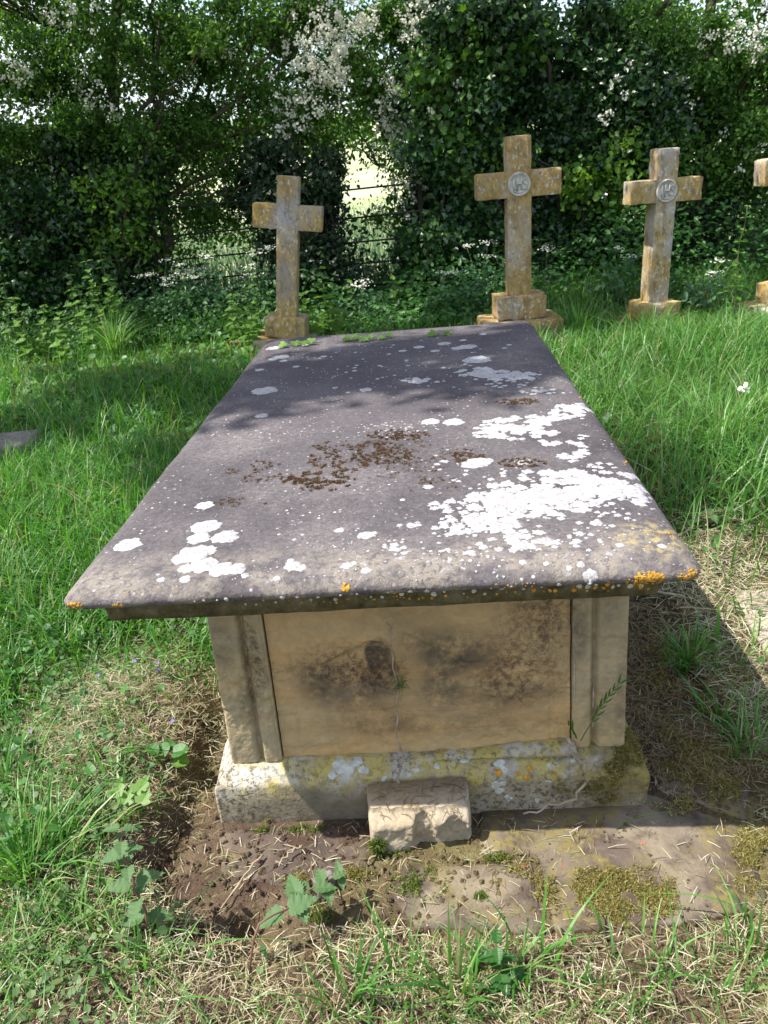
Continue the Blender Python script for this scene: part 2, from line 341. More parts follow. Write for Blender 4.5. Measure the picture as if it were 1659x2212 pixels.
M['fresh'] = leafmat('fresh_leaf', [(.07, .16, .018), (.11, .23, .028), (.17, .31, .05)], .5, .4, .4)
M['blossom'] = leafmat('white_blossom', [(.58, .59, .48), (.70, .70, .60), (.80, .79, .70)], .8, .1, .3)
M['grass'] = leafmat('grass_blade', [(.024, .105, .011), (.05, .18, .02), (.085, .25, .032), (.16, .33, .055)], .45, .45, .4, .9, (.30, .28, .12))
M['lush'] = leafmat('lush_grass_blade', [(.034, .12, .018), (.065, .19, .03), (.105, .26, .045), (.20, .36, .10)], .42, .5, .4, .9, (.36, .33, .17))
M['weed'] = leafmat('weed_leaf', [(.02, .08, .013), (.04, .13, .02), (.08, .21, .035)], .5, .4, .3)
M['bluegreen'] = leafmat('blue_green_leaf', [(.035, .10, .04), (.06, .15, .065), (.10, .21, .09)], .5, .4, .3)
M['straw'] = leafmat('straw', [(.14, .10, .06), (.32, .25, .15), (.48, .41, .27), (.58, .53, .40), (.26, .29, .12), (.46, .48, .33), (.17, .24, .07)], .7, .3, .15, 6)
M['thatch'] = leafmat('brown_thatch', [(.08, .05, .025), (.19, .125, .065), (.31, .235, .13), (.2, .2, .09)], .8, .2, .15, 6)
M['moss'] = leafmat('yellow_moss', [(.12, .105, .03), (.22, .195, .06), (.37, .335, .13)], .9, .1, .25, 9)
M['gmoss'] = leafmat('green_moss', [(.05, .085, .012), (.11, .15, .03), (.2, .23, .06)], .9, .1, .25, 9)
M['bmoss'] = leafmat('brown_moss', [(.06, .035, .018), (.12, .075, .04), (.2, .135, .08)], .95, .05, .1, 9)
M['nettle'] = leafmat('nettle_leaf', [(.07, .135, .05), (.095, .17, .065), (.12, .2, .08)], .6, .3, .3)
M['weed2'] = leafmat('pale_weed_leaf', [(.05, .10, .035), (.09, .16, .05), (.16, .22, .10), (.10, .14, .04)], .6, .3, .3)
M['stem'] = plain('green_stem', (.10, .13, .045), .6); M['redstem'] = plain('red_stem', (.16, .08, .06), .6); M['dry'] = plain('dry_twig', (.30, .24, .17), .9, .35)
M['meadow'] = leafmat('meadow_grass', [(.05, .12, .045), (.09, .18, .075), (.15, .24, .12), (.30, .34, .22)], .6, .3, .35, .5)
M['violet'] = plain('violet_petal', (.25, .17, .5), .7); M['brick'] = plain('terracotta', (.26, .12, .07), .9); M['pale'] = plain('pale_stone', (.36, .31, .26), .95, .4, 14); M['stone'] = plain('grey_kerb_stone', (.15, .13, .12), .95, .5, 14)

# ------------------------------------------------------------------ the ground
APRON = np.array([atz(u, v)[:2] for u, v in [(470, 1560), (432, 1690), (385, 1800), (345, 1900), (400, 1990), (540, 2060), (700, 2010), (860, 2035), (1180, 2045), (1480, 2025), (1700, 1950), (1640, 1700), (1500, 1480), (1450, 1330), (1380, 1300), (1000, 1500)]])
def sdf(x, y, poly):
    x = np.asarray(x, float); y = np.asarray(y, float); n = len(poly); d = np.full(x.shape, 1e9); ins = np.zeros(x.shape, bool)
    for i in range(n):
        a = poly[i]; b = poly[(i+1) % n]; ex, ey = b-a; px = x-a[0]; py = y-a[1]
        t = np.clip((px*ex+py*ey)/(ex*ex+ey*ey), 0, 1); d = np.minimum(d, np.hypot(px-t*ex, py-t*ey))
        c = ((a[1] > y) != (b[1] > y)) & (x < (b[0]-a[0])*(y-a[1])/(b[1]-a[1]+1e-12)+a[0]); ins ^= c
    return np.where(ins, -d, d)
def apron(x, y): return sdf(x, y, APRON)+.05*fbm(np.asarray(x)*9, np.asarray(y)*9, 2)
PILE = atz(270, 1610)
def ground(x, y):
    x = np.asarray(x, float); y = np.asarray(y, float)
    d = apron(x, y); near = 1-sst(2.5, 5, np.hypot(x, y-.3))
    z = near*(sst(-.005, .035, d)*(.03+.015*sst(-.25, -.5, x))+sst(-.01, .12, d)*.03*sst(-.3, -.5, x)+sst(.0, .3, d)*.012*fbm(x*7, y*7, 1, 4))
    z = z+near*.05*np.exp(-(((x-PILE[0])/.16)**2+((y-PILE[1])/.2)**2))
    z = z+near*sst(0, -.04, d)*.0065+near*.014*fbm(x*11, y*11, 3, 4)
    z = z+.06*sst(.6, 3, np.abs(y-.3)+np.abs(x)*.3)*fbm(x*.9, y*.9, 4, 3)
    far = sst(9, 60, y); z = z+far*1.9+sst(60, 300, y)*10+sst(7.2, 12, y)*.05
    return z
def hole(x, y, z):
    for u, v, r, dp in [(550, 1985, .03, .05), (335, 1880, .04, .06), (690, 1940, .025, .03)]:
        p = atz(u, v); z = z-dp*np.exp(-(((x-p[0])/r)**2+((y-p[1])/(r*1.2))**2)*1.2)
    return z
def gz(x, y): return hole(np.asarray(x), np.asarray(y), ground(x, y))
def sheet(name, x0, x1, nx, y0, y1, ny, mat, gapped=None):
    X, Y = np.meshgrid(x0(np.linspace(-1, 1, nx)) if callable(x0) else np.linspace(x0, x1, nx), y0(np.linspace(-1, 1, ny)) if callable(y0) else np.linspace(y0, y1, ny))
    Z = gz(X, Y); mb = MB(); i = (np.arange(ny-1)[:, None]*nx+np.arange(nx-1)[None]); Q = np.stack([i, i+1, i+nx+1, i+nx], -1).reshape(-1, 4)
    mb.add(np.stack([X, Y, Z], -1), Q); return build(mb, name, mat, None, True, kind='structure', label=None)
warp = lambda t: np.sign(t)*(np.abs(t)*1.6+np.abs(t)**9*400)
def yw(t): return .2+np.where(t > 0, t*2.2+t**3*6+t**11*700, t*1.4-np.abs(t)**9*60)
gr = sheet('ground', warp, None, 320, yw, None, 340, M['soil'])
g = G('field'); c = g.ramp(g.noise(.4, 6, .7), [(.3, (.2, .25, .1)), (.6, (.42, .42, .26)), (.75, (.5, .48, .32))]); fieldm = g.done(c, .95)
gr.data.materials.append(fieldm)
mi = np.zeros(len(gr.data.polygons), np.int32); cen = np.zeros(len(mi)*3, np.float32); gr.data.polygons.foreach_get('center', cen); mi[cen.reshape(-1, 3)[:, 1] > 8.2] = 1
gr.data.polygons.foreach_set('material_index', mi)

# paving round the foot of the tomb
pv = link('stone_paving', None, kind='structure')
def paving_stone(px, top):
    P = np.array([atz(u, v)[:2] for u, v in px]); c = P.mean(0); n = 64; mb = MB(); ang = np.linspace(0, 2*np.pi, n, endpoint=False)
    per = np.concatenate([P, P[:1]]); seg = np.linalg.norm(np.diff(per, axis=0), axis=1); cum = np.concatenate([[0], np.cumsum(seg)])
    s = np.linspace(0, cum[-1], n, endpoint=False); R = np.stack([np.interp(s, cum, per[:, k]) for k in (0, 1)], -1)
    rings = []
    for f, z in ((1.0, -.05), (1.0, top-.006), (.985, top), (.7, top), (.4, top), (.12, top)):
        q = c+(R-c)*f; q = q+.012*np.stack([fbm(q[:, 0]*25, q[:, 1]*25, 1), fbm(q[:, 0]*25+9, q[:, 1]*25, 2)], -1)
        rings.append(np.column_stack([q, np.full(n, z)+(.006*fbm(q[:, 0]*12, q[:, 1]*12, 3) if z > 0 else 0)]))
    V = np.concatenate(rings); i = np.arange(len(rings)-1)[:, None]*n; j = np.arange(n)[None]; k = (j+1) % n
    mb.add(V, np.stack([i+j, i+k, i+n+k, i+n+j], -1).reshape(-1, 4), [list(range(len(V)-n, len(V)))])
    build(mb, 'paving_stone', M['pave'], pv, True)
paving_stone([(470, 1800), (790, 1780), (800, 1868), (640, 1930), (480, 1890)], .008)
paving_stone([(870, 1880), (1150, 1870), (1175, 2025), (900, 2010), (845, 1940)], .010)
paving_stone([(1040, 1760), (1400, 1720), (1610, 1800), (1660, 1960), (1480, 2005), (1195, 2020), (1165, 1860), (1035, 1850)], .013)
paving_stone([(1400, 1560), (1500, 1530), (1620, 1700), (1610, 1780), (1410, 1705)], .007)

# ------------------------------------------------------------------ the chest tomb
H, W, L, OV = .698, 1.15, 2.159, .1596
tomb = thing('chest_tomb', 'large sandstone chest tomb with lichen-spotted overhanging ledger slab', 'tomb')
YAW, DX, BY = -.0098, -.0558, .004
def slabT(V):
    V = np.array(V, float); x = V[..., 0]+DX; y = V[..., 1]-L/2+0; c, s = math.cos(YAW), math.sin(YAW)
    return np.stack([c*x-s*y, s*x+c*y+L/2, V[..., 2]], -1)
def bodyT(V):
    V = np.array(V, float); f = np.interp(V[..., 2], [.147, .55], [1.012, .987]); x = V[..., 0]*f; y = V[..., 1]; c, s = math.cos(BY), math.sin(BY)
    return np.stack([c*x-s*y, s*x+c*y, V[..., 2]], -1)
def make_slab():
    prof = [(W/2-.02, H)]+[(i, H) for i in (.45, .35, .25, .18, .13, .1, .075)]
    prof += [(.055, H-.0008), (.034, H-.003), (.018, H-.008), (.007, H-.015), (.001, H-.023), (.0, H-.029), (.003, H-.036), (.010, H-.041), (.022, H-.044), (.036, H-.045), (.043, H-.048), (.047, H-.054), (.049, H-.075), (.052, H-.096), (.2, H-.097), (W/2-.02, H-.097)]
    nx, ny = 90, 170; rings = []
    for ins, z in prof:
        hx, hy = W/2-ins, L/2-ins; r = max(.004, min(.024, .03-ins*.3)) if ins < .08 else .004
        per = []
        tx = np.linspace(-1, 1, nx); ty = np.linspace(-1, 1, ny)
        for k in range(4):
            t = tx if k % 2 == 0 else ty; t = t[:-1]
            p = {0: np.stack([t*hx, np.full(len(t), -hy)], -1), 1: np.stack([np.full(len(t), hx), t*hy], -1), 2: np.stack([-t*hx, np.full(len(t), hy)], -1), 3: np.stack([np.full(len(t), -hx), -t*hy], -1)}[k]
            per.append(p)
        p = np.concatenate(per); q = np.maximum(np.abs(p)-np.array([hx-r, hy-r]), 0); l = np.hypot(*q.T)
        sgn = np.sign(p); both = (q > 0).all(1); core = np.minimum(np.abs(p), np.array([hx-r, hy-r]))
        p = np.where(both[:, None], sgn*(core+q*(r/np.maximum(l, 1e-9))[:, None]), p)
        rough = 1 if ins < .08 else 0
        nz = fbm(p[:, 0]*9+z*40, p[:, 1]*9, 1, 4)*.010*rough+fbm(p[:, 0]*45+z*90, p[:, 1]*45, 2, 3)*.0035*rough
        nd = p/np.array([hx, hy]); nd = np.where(np.abs(nd) > .985, np.sign(nd), 0)
        p = p-nd*np.clip(nz+.001, -.002, .008)[:, None]
        zz = np.full(len(p), z)+(.003*fbm(p[:, 0]*2.3, p[:, 1]*2.3, 5, 2) if z > H-.03 else .002*fbm(p[:, 0]*30, p[:, 1]*30, 5, 2))
        rings.append(np.column_stack([p[:, 0], p[:, 1]+L/2-OV, zz]))
    n = len(rings[0]); V = slabT(np.concatenate(rings)); i = np.arange(len(rings)-1)[:, None]*n; j = np.arange(n)[None]; k = (j+1) % n
    mb = MB(); mb.add(V, np.stack([i+j, i+n+j, i+n+k, i+k], -1).reshape(-1, 4), [list(range(n))], [list(range(len(V)-n, len(V)))[::-1]])
    return build(mb, 'ledger_slab', M['slab'], tomb, True)
slab = make_slab()

def relief(name, x0, x1, z0, z1, y0, depth, nx, nz, hf, mat, T=bodyT, parent=None, smooth=True):
    X, Z = np.meshgrid(np.linspace(x0, x1, nx), np.linspace(z0, z1, nz)); hgt = hf(X, Z)
    F = np.stack([X, y0-hgt, Z], -1).reshape(-1, 3); i = np.arange(nz-1)[:, None]*nx+np.arange(nx-1)[None]
    Q = np.stack([i, i+1, i+nx+1, i+nx], -1).reshape(-1, 4)
    loop = list(range(nx))+[r*nx+nx-1 for r in range(1, nz)]+[(nz-1)*nx+c for c in range(nx-2, -1, -1)]+[r*nx for r in range(nz-2, 0, -1)]
    B = F[loop].copy(); B2 = B.copy(); B2[:, 1] = y0+depth; m = len(loop); o = len(F)
    mb = MB(); V = np.concatenate([F, B, B2]); k = np.arange(m); k2 = (k+1) % m
    mb.add(T(V), Q, np.stack([o+k2, o+k, o+m+k, o+m+k2], -1), [[o+m+a for a in range(m)][::-1]])
    return build(mb, name, mat, parent, smooth)
XB, PW, ZP, ZT = .436, .114, .1475, .6005
def groove(X, c, w): return np.exp(-((X-c)/w)**2)
def pil_hf(sgn):
    def f(X, Z):
        o = X*sgn                                            # outward positive
        h = -.017*groove(o, XB-.068, .0065)-.004*groove(o, XB-.112, .004)
        h = h-.005*np.clip((o-(XB-.006))/.006, 0, 1)**2
        pit = fbm(X*62, Z*45, 1, 5); pk = sst(.46, .36, Z)*sst(.22, .30, Z) if sgn < 0 else .35
        return h+pit*.007*(.4+1.9*pk)+.006*fbm(X*5, Z*3, 4, 3)
    return f
for sgn in (-1, 1):
    a, b = (-XB, -XB+PW) if sgn < 0 else (XB-PW, XB)
    relief('corner_pilaster', a, b, ZP, ZT, 0, .11, 60, 190, pil_hf(sgn), M['pil'], parent=tomb)
    relief('corner_pilaster', a, b, ZP, ZT, 1.73, .10, 6, 8, lambda X, Z: X*0, M['pil'], parent=tomb)
FP = [fx(u, v) for u, v in [(595, 1500), (640, 1462), (700, 1440), (745, 1418), (790, 1396), (820, 1397), (845, 1420), (858, 1455), (862, 1490), (850, 1508), (800, 1494), (760, 1500), (690, 1522), (620, 1512)]]
RP = [fx(u, v) for u, v in [(868, 1370), (930, 1400), (1010, 1440), (1100, 1430), (1200, 1440), (1200, 1530), (1060, 1560), (985, 1540), (930, 1530), (880, 1510), (866, 1470)]]
def panel_hf(X, Z):
    d = sdf(X, Z, np.array(FP))+.012*fbm(X*40, Z*40, 2, 3)
    r = sdf(X, Z, np.array(RP))+.014*fbm(X*35, Z*35, 3, 3)
    h = -.017*sst(.004, -.004, d)*sst(-.30, -.08, X)-.004*sst(.003, -.003, r)
    h = h-.003*groove(X, -XB+PW+.045, .0025)*(Z > .2)-.003*groove(X, XB-PW-.045, .0025)
    lay = vn(X*3, Z*60, 4)-.5
    fl = sst(.02, .1, fbm(X*30, Z*30, 6, 4))*(.5+.5*sst(0, .2, X))
    return h+.0025*lay+.006*fbm(X*8, Z*8, 1, 4)-.003*fl+.002*fbm(X*70, Z*70, 5, 3)
relief('front_panel', -XB+PW+.003, XB-PW-.003, ZP, ZT, .012, .07, 210, 136, panel_hf, M['panel'], parent=tomb)
def bbox(name, x0, x1, y0, y1, z0, z1, mat):
    mb = MB(); mb.box(x0, x1, y0, y1, z0, z1); mb.V = [bodyT(v) for v in mb.V]; return build(mb, name, mat, tomb)
bbox('side_panel', -XB+.014, -XB+.08, .113, 1.727, ZP, ZT, M['pil']); bbox('side_panel', XB-.08, XB-.014, .113, 1.727, ZP, ZT, M['pil'])
bbox('end_panel', -XB+PW+.003, XB-PW-.003, 1.76, 1.82, ZP, ZT, M['pil'])
def make_plinth():
    c = .04; hx = XB+c; prof = [(0, -.06), (0, .0), (0, .06), (0, .105), (.002, .112), (.006, .118), (.036, .142), (.042, .146), (.06, .1475), (.2, .1475)]
    nx, ny = 150, 160; rings = []
    for ins, z in prof:
        X, Y0, Y1 = hx-ins, -c+ins, 1.87-ins; tx = np.linspace(-X, X, nx)[:-1]; ty = np.linspace(Y0, Y1, ny)[:-1]
        p = np.concatenate([np.stack([tx, np.full(nx-1, Y0)], -1), np.stack([np.full(ny-1, X), ty], -1), np.stack([-tx, np.full(nx-1, Y1)], -1), np.stack([np.full(ny-1, -X), ty[::-1]], -1)])
        nz = fbm(p[:, 0]*7+z*8, p[:, 1]*7+z*20, 2, 5)*.016+fbm(p[:, 0]*50+z*80, p[:, 1]*50+z*60, 3, 3)*.004
        rr = sst(.33, .47, p[:, 0])*(.02 if .1 < z < .147 else 0)
        out = np.column_stack([p[:, 0]-np.sign(p[:, 0])*(np.abs(p[:, 0]) > X-.001)*np.clip(nz, -.004, .01), p[:, 1]+(p[:, 1] < Y0+.001)*(np.clip(nz, -.004, .012)-rr*.4), np.full(len(p), z)-rr*.2+.004*fbm(p[:, 0]*6, p[:, 1]*6+3, 1)*(z > .05)])
        rings.append(out)
    n = len(rings[0]); V = bodyT(np.concatenate(rings)); i = np.arange(len(rings)-1)[:, None]*n; j = np.arange(n)[None]; k = (j+1) % n
    mb = MB(); mb.add(V, np.stack([i+j, i+k, i+n+k, i+n+j], -1).reshape(-1, 4), [list(range(len(V)-n, len(V)))])
    return build(mb, 'plinth', M['plinth'], tomb, True)
plinth = make_plinth()
def mortar_hump():
    xs = np.linspace(.02, .33, 60); mb = MB(); R = []
    for x in xs:
        t = (x-.02)/.31; h = .002+.016*math.sin(min(1, t*1.05)**1.6*math.pi*.62)**2*(t < .985)+.002*float(fbm(x*60, 1, 2)); d = .004+h*.55
        R.append([(x, .004, .145), (x, -.012-d, .1455), (x, -.012-d*.6, .1465+h*.6), (x, -.004, .148+h), (x, .012, .148+h)])
    R = np.array(R); m = 5; i = np.arange(len(xs)-1)[:, None]*m; j = np.arange(m-1)[None]
    mb.add(bodyT(R), np.stack([i+j, i+m+j, i+m+j+1, i+j+1], -1).reshape(-1, 4)); build(mb, 'mortar_fillet', M['plinth'], tomb, True)
mortar_hump()
# thin pale pointing in the pilaster joints
for x0, z0, z1, wd in ((XB-.067, .16, .42, .0011), (XB-.110, .28, .40, .0009), (-XB+.067, .16, .24, .0014)):
    mb = MB(); zs = np.linspace(z0, z1, 30); ws = wd*np.clip(.7+fbm(zs*35, zs, 3)*4, .05, 2); xx = x0+.0012*fbm(zs*40, zs, 1)*2
    hf = np.array([float(pil_hf(1 if x0 > 0 else -1)(np.array([[x]]), np.array([[z]]))[0, 0]) for x, z in zip(xx, zs)])
    P = np.stack([np.column_stack([xx-ws, -hf-.0022, zs]), np.column_stack([xx, -hf-.0038, zs]), np.column_stack([xx+ws, -hf-.0022, zs])], 1); i = np.arange(29)[:, None]*3; j = np.arange(2)[None]
    mb.add(bodyT(P), np.stack([i+j, i+j+1, i+j+4, i+j+3], -1).reshape(-1, 4)); build(mb, 'joint_pointing', M['mortar'], tomb, True)

# lichens and mosses growing on the slab: ray-cast on to the stone so each disc lies on the surface
def bvh_of(*objs):
    Vs = []; Fs = []; n = 0
    for o in objs:
        me = o.data; v = np.zeros(len(me.vertices)*3, np.float32); me.vertices.foreach_get('co', v); Vs.append(v.reshape(-1, 3))
        Fs += [tuple(a+n for a in p.vertices) for p in me.polygons]; n += len(me.vertices)
    return BVHTree.FromPolygons(np.concatenate(Vs).tolist(), Fs)
SB = bvh_of(slab); PB = bvh_of(plinth)
def disc(mb, bvh, p, nr, r, thick=.0009, n=16, lobes=.14):
    nr = Vector(nr); t = nr.orthogonal().normalized(); b = nr.cross(t); ph = random.random()*6.28; th = thick*random.uniform(.6, 1.5)
    k1, k2 = random.randint(3, 5), random.randint(6, 9); a2 = random.random()*6.28; base = Vector(p); V = []
    rows = ((1.0, .00005), (.9, th*.75), (.5, th))
    for f, hh in rows:
        for i in range(n):
            a = 2*math.pi*i/n+ph; rr = r*f*(1+lobes*math.sin(k1*a)*.7+lobes*.7*math.sin(k2*a+a2)+random.uniform(-.08, .08))
            q = base+t*(math.cos(a)*rr)+b*(math.sin(a)*rr); hit = bvh.ray_cast(q+nr*.03, -nr, .06)
            s = hit[0] if hit[0] else q-nr*.004; V.append(tuple(s+nr*(hh+.0003)))
    j = np.arange(n); k = (j+1) % n
    mb.add(V, np.concatenate([np.stack([a*n+j, a*n+k, (a+1)*n+k, (a+1)*n+j], -1) for a in (0, 1)]), [[2*n+i for i in range(n)]])
def stick(mb, bvh, u, v, rpx, **k):
    h = bvh.ray_cast(CAM_LOC, Vector(ray(u, v)).normalized(), 30)
    if h[0] is None: return
    disc(mb, bvh, h[0], h[1], rpx/ppm(h[0]), **k)
wl = MB(); n0 = 0
single = [(275, 1177, 31), (443, 1138, 33), (470, 1133, 10), (430, 1163, 26), (486, 1160, 30), (420, 1196, 38), (395, 1207, 25), (447, 1190, 22), (440, 1221, 32), (478, 1229, 28), (510, 1229, 22), (405, 1228, 20), (530, 1243, 9), (348, 1252, 9),
          (400, 1251, 12), (598, 1250, 8), (632, 1222, 19), (650, 1227, 13), (628, 1211, 8), (733, 1146, 11), (790, 1157, 18), (808, 1152, 8), (750, 1222, 13), (764, 1217, 8), (790, 1233, 11), (636, 1166, 5), (603, 1155, 4),
          (442, 1092, 20), (572, 844, 29), (565, 898, 15), (930, 911, 20), (980, 912, 23), (590, 752, 16), (607, 771, 19), (590, 776, 11), (612, 780, 9), (561, 799, 10), (640, 792, 8), (660, 745, 8), (700, 770, 7), (766, 801, 6), (724, 838, 6), (790, 842, 14), (752, 848, 5),
          (1030, 777, 31), (960, 742, 14), (990, 752, 16), (1043, 722, 8), (1000, 735, 8), (1010, 749, 20), (940, 758, 10), (870, 758, 9), (905, 750, 12), (1000, 800, 10), (820, 790, 5), (840, 765, 5), (1130, 997, 19), (1030, 1000, 30), (1010, 1006, 14), (1055, 995, 12), (1130, 1215, 9), (1180, 1218, 7), (1288, 1130, 14), (1275, 1245, 16), (1255, 1220, 9), (1230, 1228, 7), (1340, 1178, 10), (1430, 1180, 10), (925, 1052, 12), (870, 1080, 6), (1280, 1242, 10), (1100, 745, 6), (1090, 752, 6)]
for u, v, r in single: stick(wl, SB, u, v, r, n=30, lobes=.10)
def cluster(mb, bvh, u, v, ru, rv, cnt, r0, r1, **k):
    for _ in range(cnt):
        a = random.random()*6.283; q = math.sqrt(random.random()); 
        stick(mb, bvh, u+ru*q*math.cos(a), v+rv*q*math.sin(a), random.uniform(r0, r1)*(1.15-.55*q), **k)
for a in [(1120, 1080, 110, 38, 80, 9, 28), (1240, 1060, 90, 36, 66, 8, 24), (1050, 1130, 100, 28, 34, 8, 24), (1120, 1170, 90, 26, 30, 7, 20), (1240, 1100, 90, 30, 34, 6, 18), (970, 1095, 45, 16, 12, 6, 18), (1330, 1050, 70, 34, 60, 8, 22), (1370, 1080, 40, 20, 14, 6, 16), (1200, 1030, 80, 20, 20, 8, 22),
          (1110, 925, 80, 26, 44, 8, 22), (1180, 915, 50, 28, 26, 8, 20), (1240, 888, 55, 18, 34, 7, 18), (1060, 935, 40, 14, 16, 6, 14), (1235, 975, 38, 22, 22, 7, 16), (1190, 958, 25, 8, 6, 8, 16), (1260, 945, 15, 6, 5, 5, 10),
          (1065, 808, 80, 14, 46, 7, 18), (1130, 815, 40, 14, 18, 6, 14), (1100, 832, 60, 9, 14, 5, 9), (1170, 845, 55, 8, 24, 4, 9), (910, 822, 40, 8, 18, 6, 12), (886, 1134, 26, 6, 8, 6, 11), (855, 1178, 26, 12, 12, 5, 12), (870, 1200, 18, 10, 9, 4, 9), (965, 1145, 30, 18, 14, 5, 16), (1330, 1120, 60, 40, 26, 3, 8), (1260, 1165, 50, 25, 18, 4, 12), (1010, 1195, 60, 20, 14, 4, 9), (1120, 1030, 160, 20, 20, 4, 10),
          (960, 1000, 40, 30, 10, 3, 8), (860, 925, 90, 16, 60, 2, 4), (720, 935, 120, 14, 26, 1.5, 3.5), (1010, 1210, 110, 12, 22, 2, 6), (1300, 1010, 30, 10, 10, 5, 12), (1085, 1105, 120, 60, 40, 3, 9)]:
    cluster(wl, SB, *a, n=20, lobes=.26)
cluster(wl, SB, 900, 790, 260, 55, 70, 2, 6, n=10); cluster(wl, SB, 850, 1090, 420, 130, 60, 1., 2.6, n=8); cluster(wl, SB, 1050, 1180, 420, 50, 100, 1.5, 5, n=10, lobes=.25); cluster(wl, SB, 820, 1240, 560, 16, 45, 1., 4, n=10, lobes=.25)
build(wl, 'white_lichen', M['lichen'], slab, True, kind='stuff')
ol = MB(); gl = MB()
for a in [(1405, 1248, 34, 13, 44, 3, 8), (1375, 1258, 24, 8, 16, 2, 6), (1490, 1240, 22, 12, 14, 3, 6), (1470, 1250, 20, 6, 8, 2, 5), (748, 1268, 9, 12, 9, 3, 7), (160, 1308, 18, 7, 14, 3, 6), (255, 1309, 14, 4, 7, 2, 5), (1310, 1262, 20, 6, 7, 2, 5), (1250, 1268, 12, 4, 5, 2, 4), (1350, 1000, 5, 5, 4, 2, 4), (1255, 858, 6, 3, 5, 2, 4), (1165, 726, 3, 3, 3, 2, 3), (870, 1285, 30, 6, 6, 2, 4), (1120, 1265, 60, 6, 8, 1.5, 4), (1440, 1152, 30, 12, 10, 1.5, 4), (640, 1300, 60, 6, 6, 1.5, 3.5)]:
    cluster(ol, SB, a[0], a[1], a[2], a[3], a[4]*2, a[5]*.6, a[6]*.75, n=9, thick=.0009, lobes=.3)
for u in np.linspace(680, 1395, 46):
    if random.random() < .75: stick(ol, SB, u+random.uniform(-6, 6), 1325-(u-285)*.046+random.uniform(-7, 3)-4, random.uniform(1.5, 6 if u > 1150 else 4), n=9, thick=.001, lobes=.25)
for u in np.linspace(420, 1390, 40):
    stick(gl, SB, u+random.uniform(-12, 12), 1322-(u-285)*.046+random.uniform(-12, 2)-6, random.uniform(2, 7), n=9, thick=.0012)
build(ol, 'orange_lichen', M['orange'], slab, True, kind='stuff'); build(gl, 'grey_lichen', M['grey_lichen'], slab, True, kind='stuff')
pl = MB(); po = MB()
for u, v, r in [(1000, 1640, 14), (1080, 1655, 18), (1075, 1700, 20), (1090, 1690, 10), (900, 1665, 10), (880, 1672, 8), (945, 1655, 7), (740, 1660, 22), (720, 1672, 16), (765, 1650, 18), (790, 1668, 14), (1190, 1655, 8), (1185, 1690, 7), (1160, 1730, 7), (1240, 1640, 8), (830, 1680, 8), (560, 1668, 14), (520, 1672, 18), (510, 1690, 12), (1100, 1725, 9)]:
    for _ in range(4): stick(pl, PB, u+random.uniform(-r, r)*.6, v+random.uniform(-r, r)*.5, r*random.uniform(.3, .65), n=11, thick=.001)
for u, v, r in [(1077, 1669, 8), (1120, 1672, 5), (1143, 1660, 7), (1138, 1680, 7), (1198, 1677, 5)]: stick(po, PB, u, v, r, n=12, thick=.0015)
build(pl, 'grey_lichen', M['grey_lichen'], plinth, True, kind='stuff'); build(po, 'orange_lichen', M['orange'], plinth, True, kind='stuff')
def moss_on(mb, bvh, u, v, ru, rv, n, size, patch=.5, sc=40, fine=0):
    for _ in range(n):
        a = random.random()*6.283; q = random.random()**.6; uu, vv = u+ru*q*math.cos(a), v+rv*q*math.sin(a)
        h = bvh.ray_cast(CAM_LOC, Vector(ray(uu, vv)).normalized(), 30)
        if h[0] is None: continue
        p = np.array(h[0])
        if fine and float(vn(p[0]*170, p[1]*170, 5)) < fine: continue
        if float(fbm(p[0]*sc, (p[1]+p[2])*sc, 3, 3)) < patch-.5: continue
        k = 5; d = rdir(k)*.9+np.array(h[1]); scatter(mb, TRI, p+rdir(k)*size*.5*np.array([1, 1, .2]), frames(rdir(k), d), size*rng.uniform(.6, 1.3, k))
sm = MB()
for a in [(770, 985, 120, 36, 900, .006, .54), (690, 1040, 80, 22, 500, .006, .56), (860, 940, 70, 12, 260, .006, .5), (560, 1020, 70, 24, 260, .0055, .62), (1000, 985, 50, 14, 150, .006, .55), (1130, 1000, 55, 10, 150, .006, .52), (930, 1045, 60, 30, 150, .005, .62), (1115, 868, 50, 7, 130, .006, .5), (520, 1085, 60, 10, 90, .005, .6), (830, 990, 160, 45, 500, .005, .6)]:
    moss_on(sm, SB, a[0], a[1], a[2], a[3], int(a[4]*8), a[5]*.8, a[6]-.12, 30, .60)
build(sm, 'brown_moss', M['bmoss'], slab, kind='stuff')
pm = MB()
for a in [(1345, 1640, 45, 40, 520, .010, .46), (1360, 1600, 24, 25, 320, .011, .3), (1290, 1700, 90, 25, 500, .007, .52), (620, 1772, 60, 8, 260, .011, .45), (1340, 1730, 60, 12, 200, .008, .5)]: moss_on(pm, PB, *a, 25)
build(pm, 'yellow_moss', M['moss'], plinth, kind='stuff')

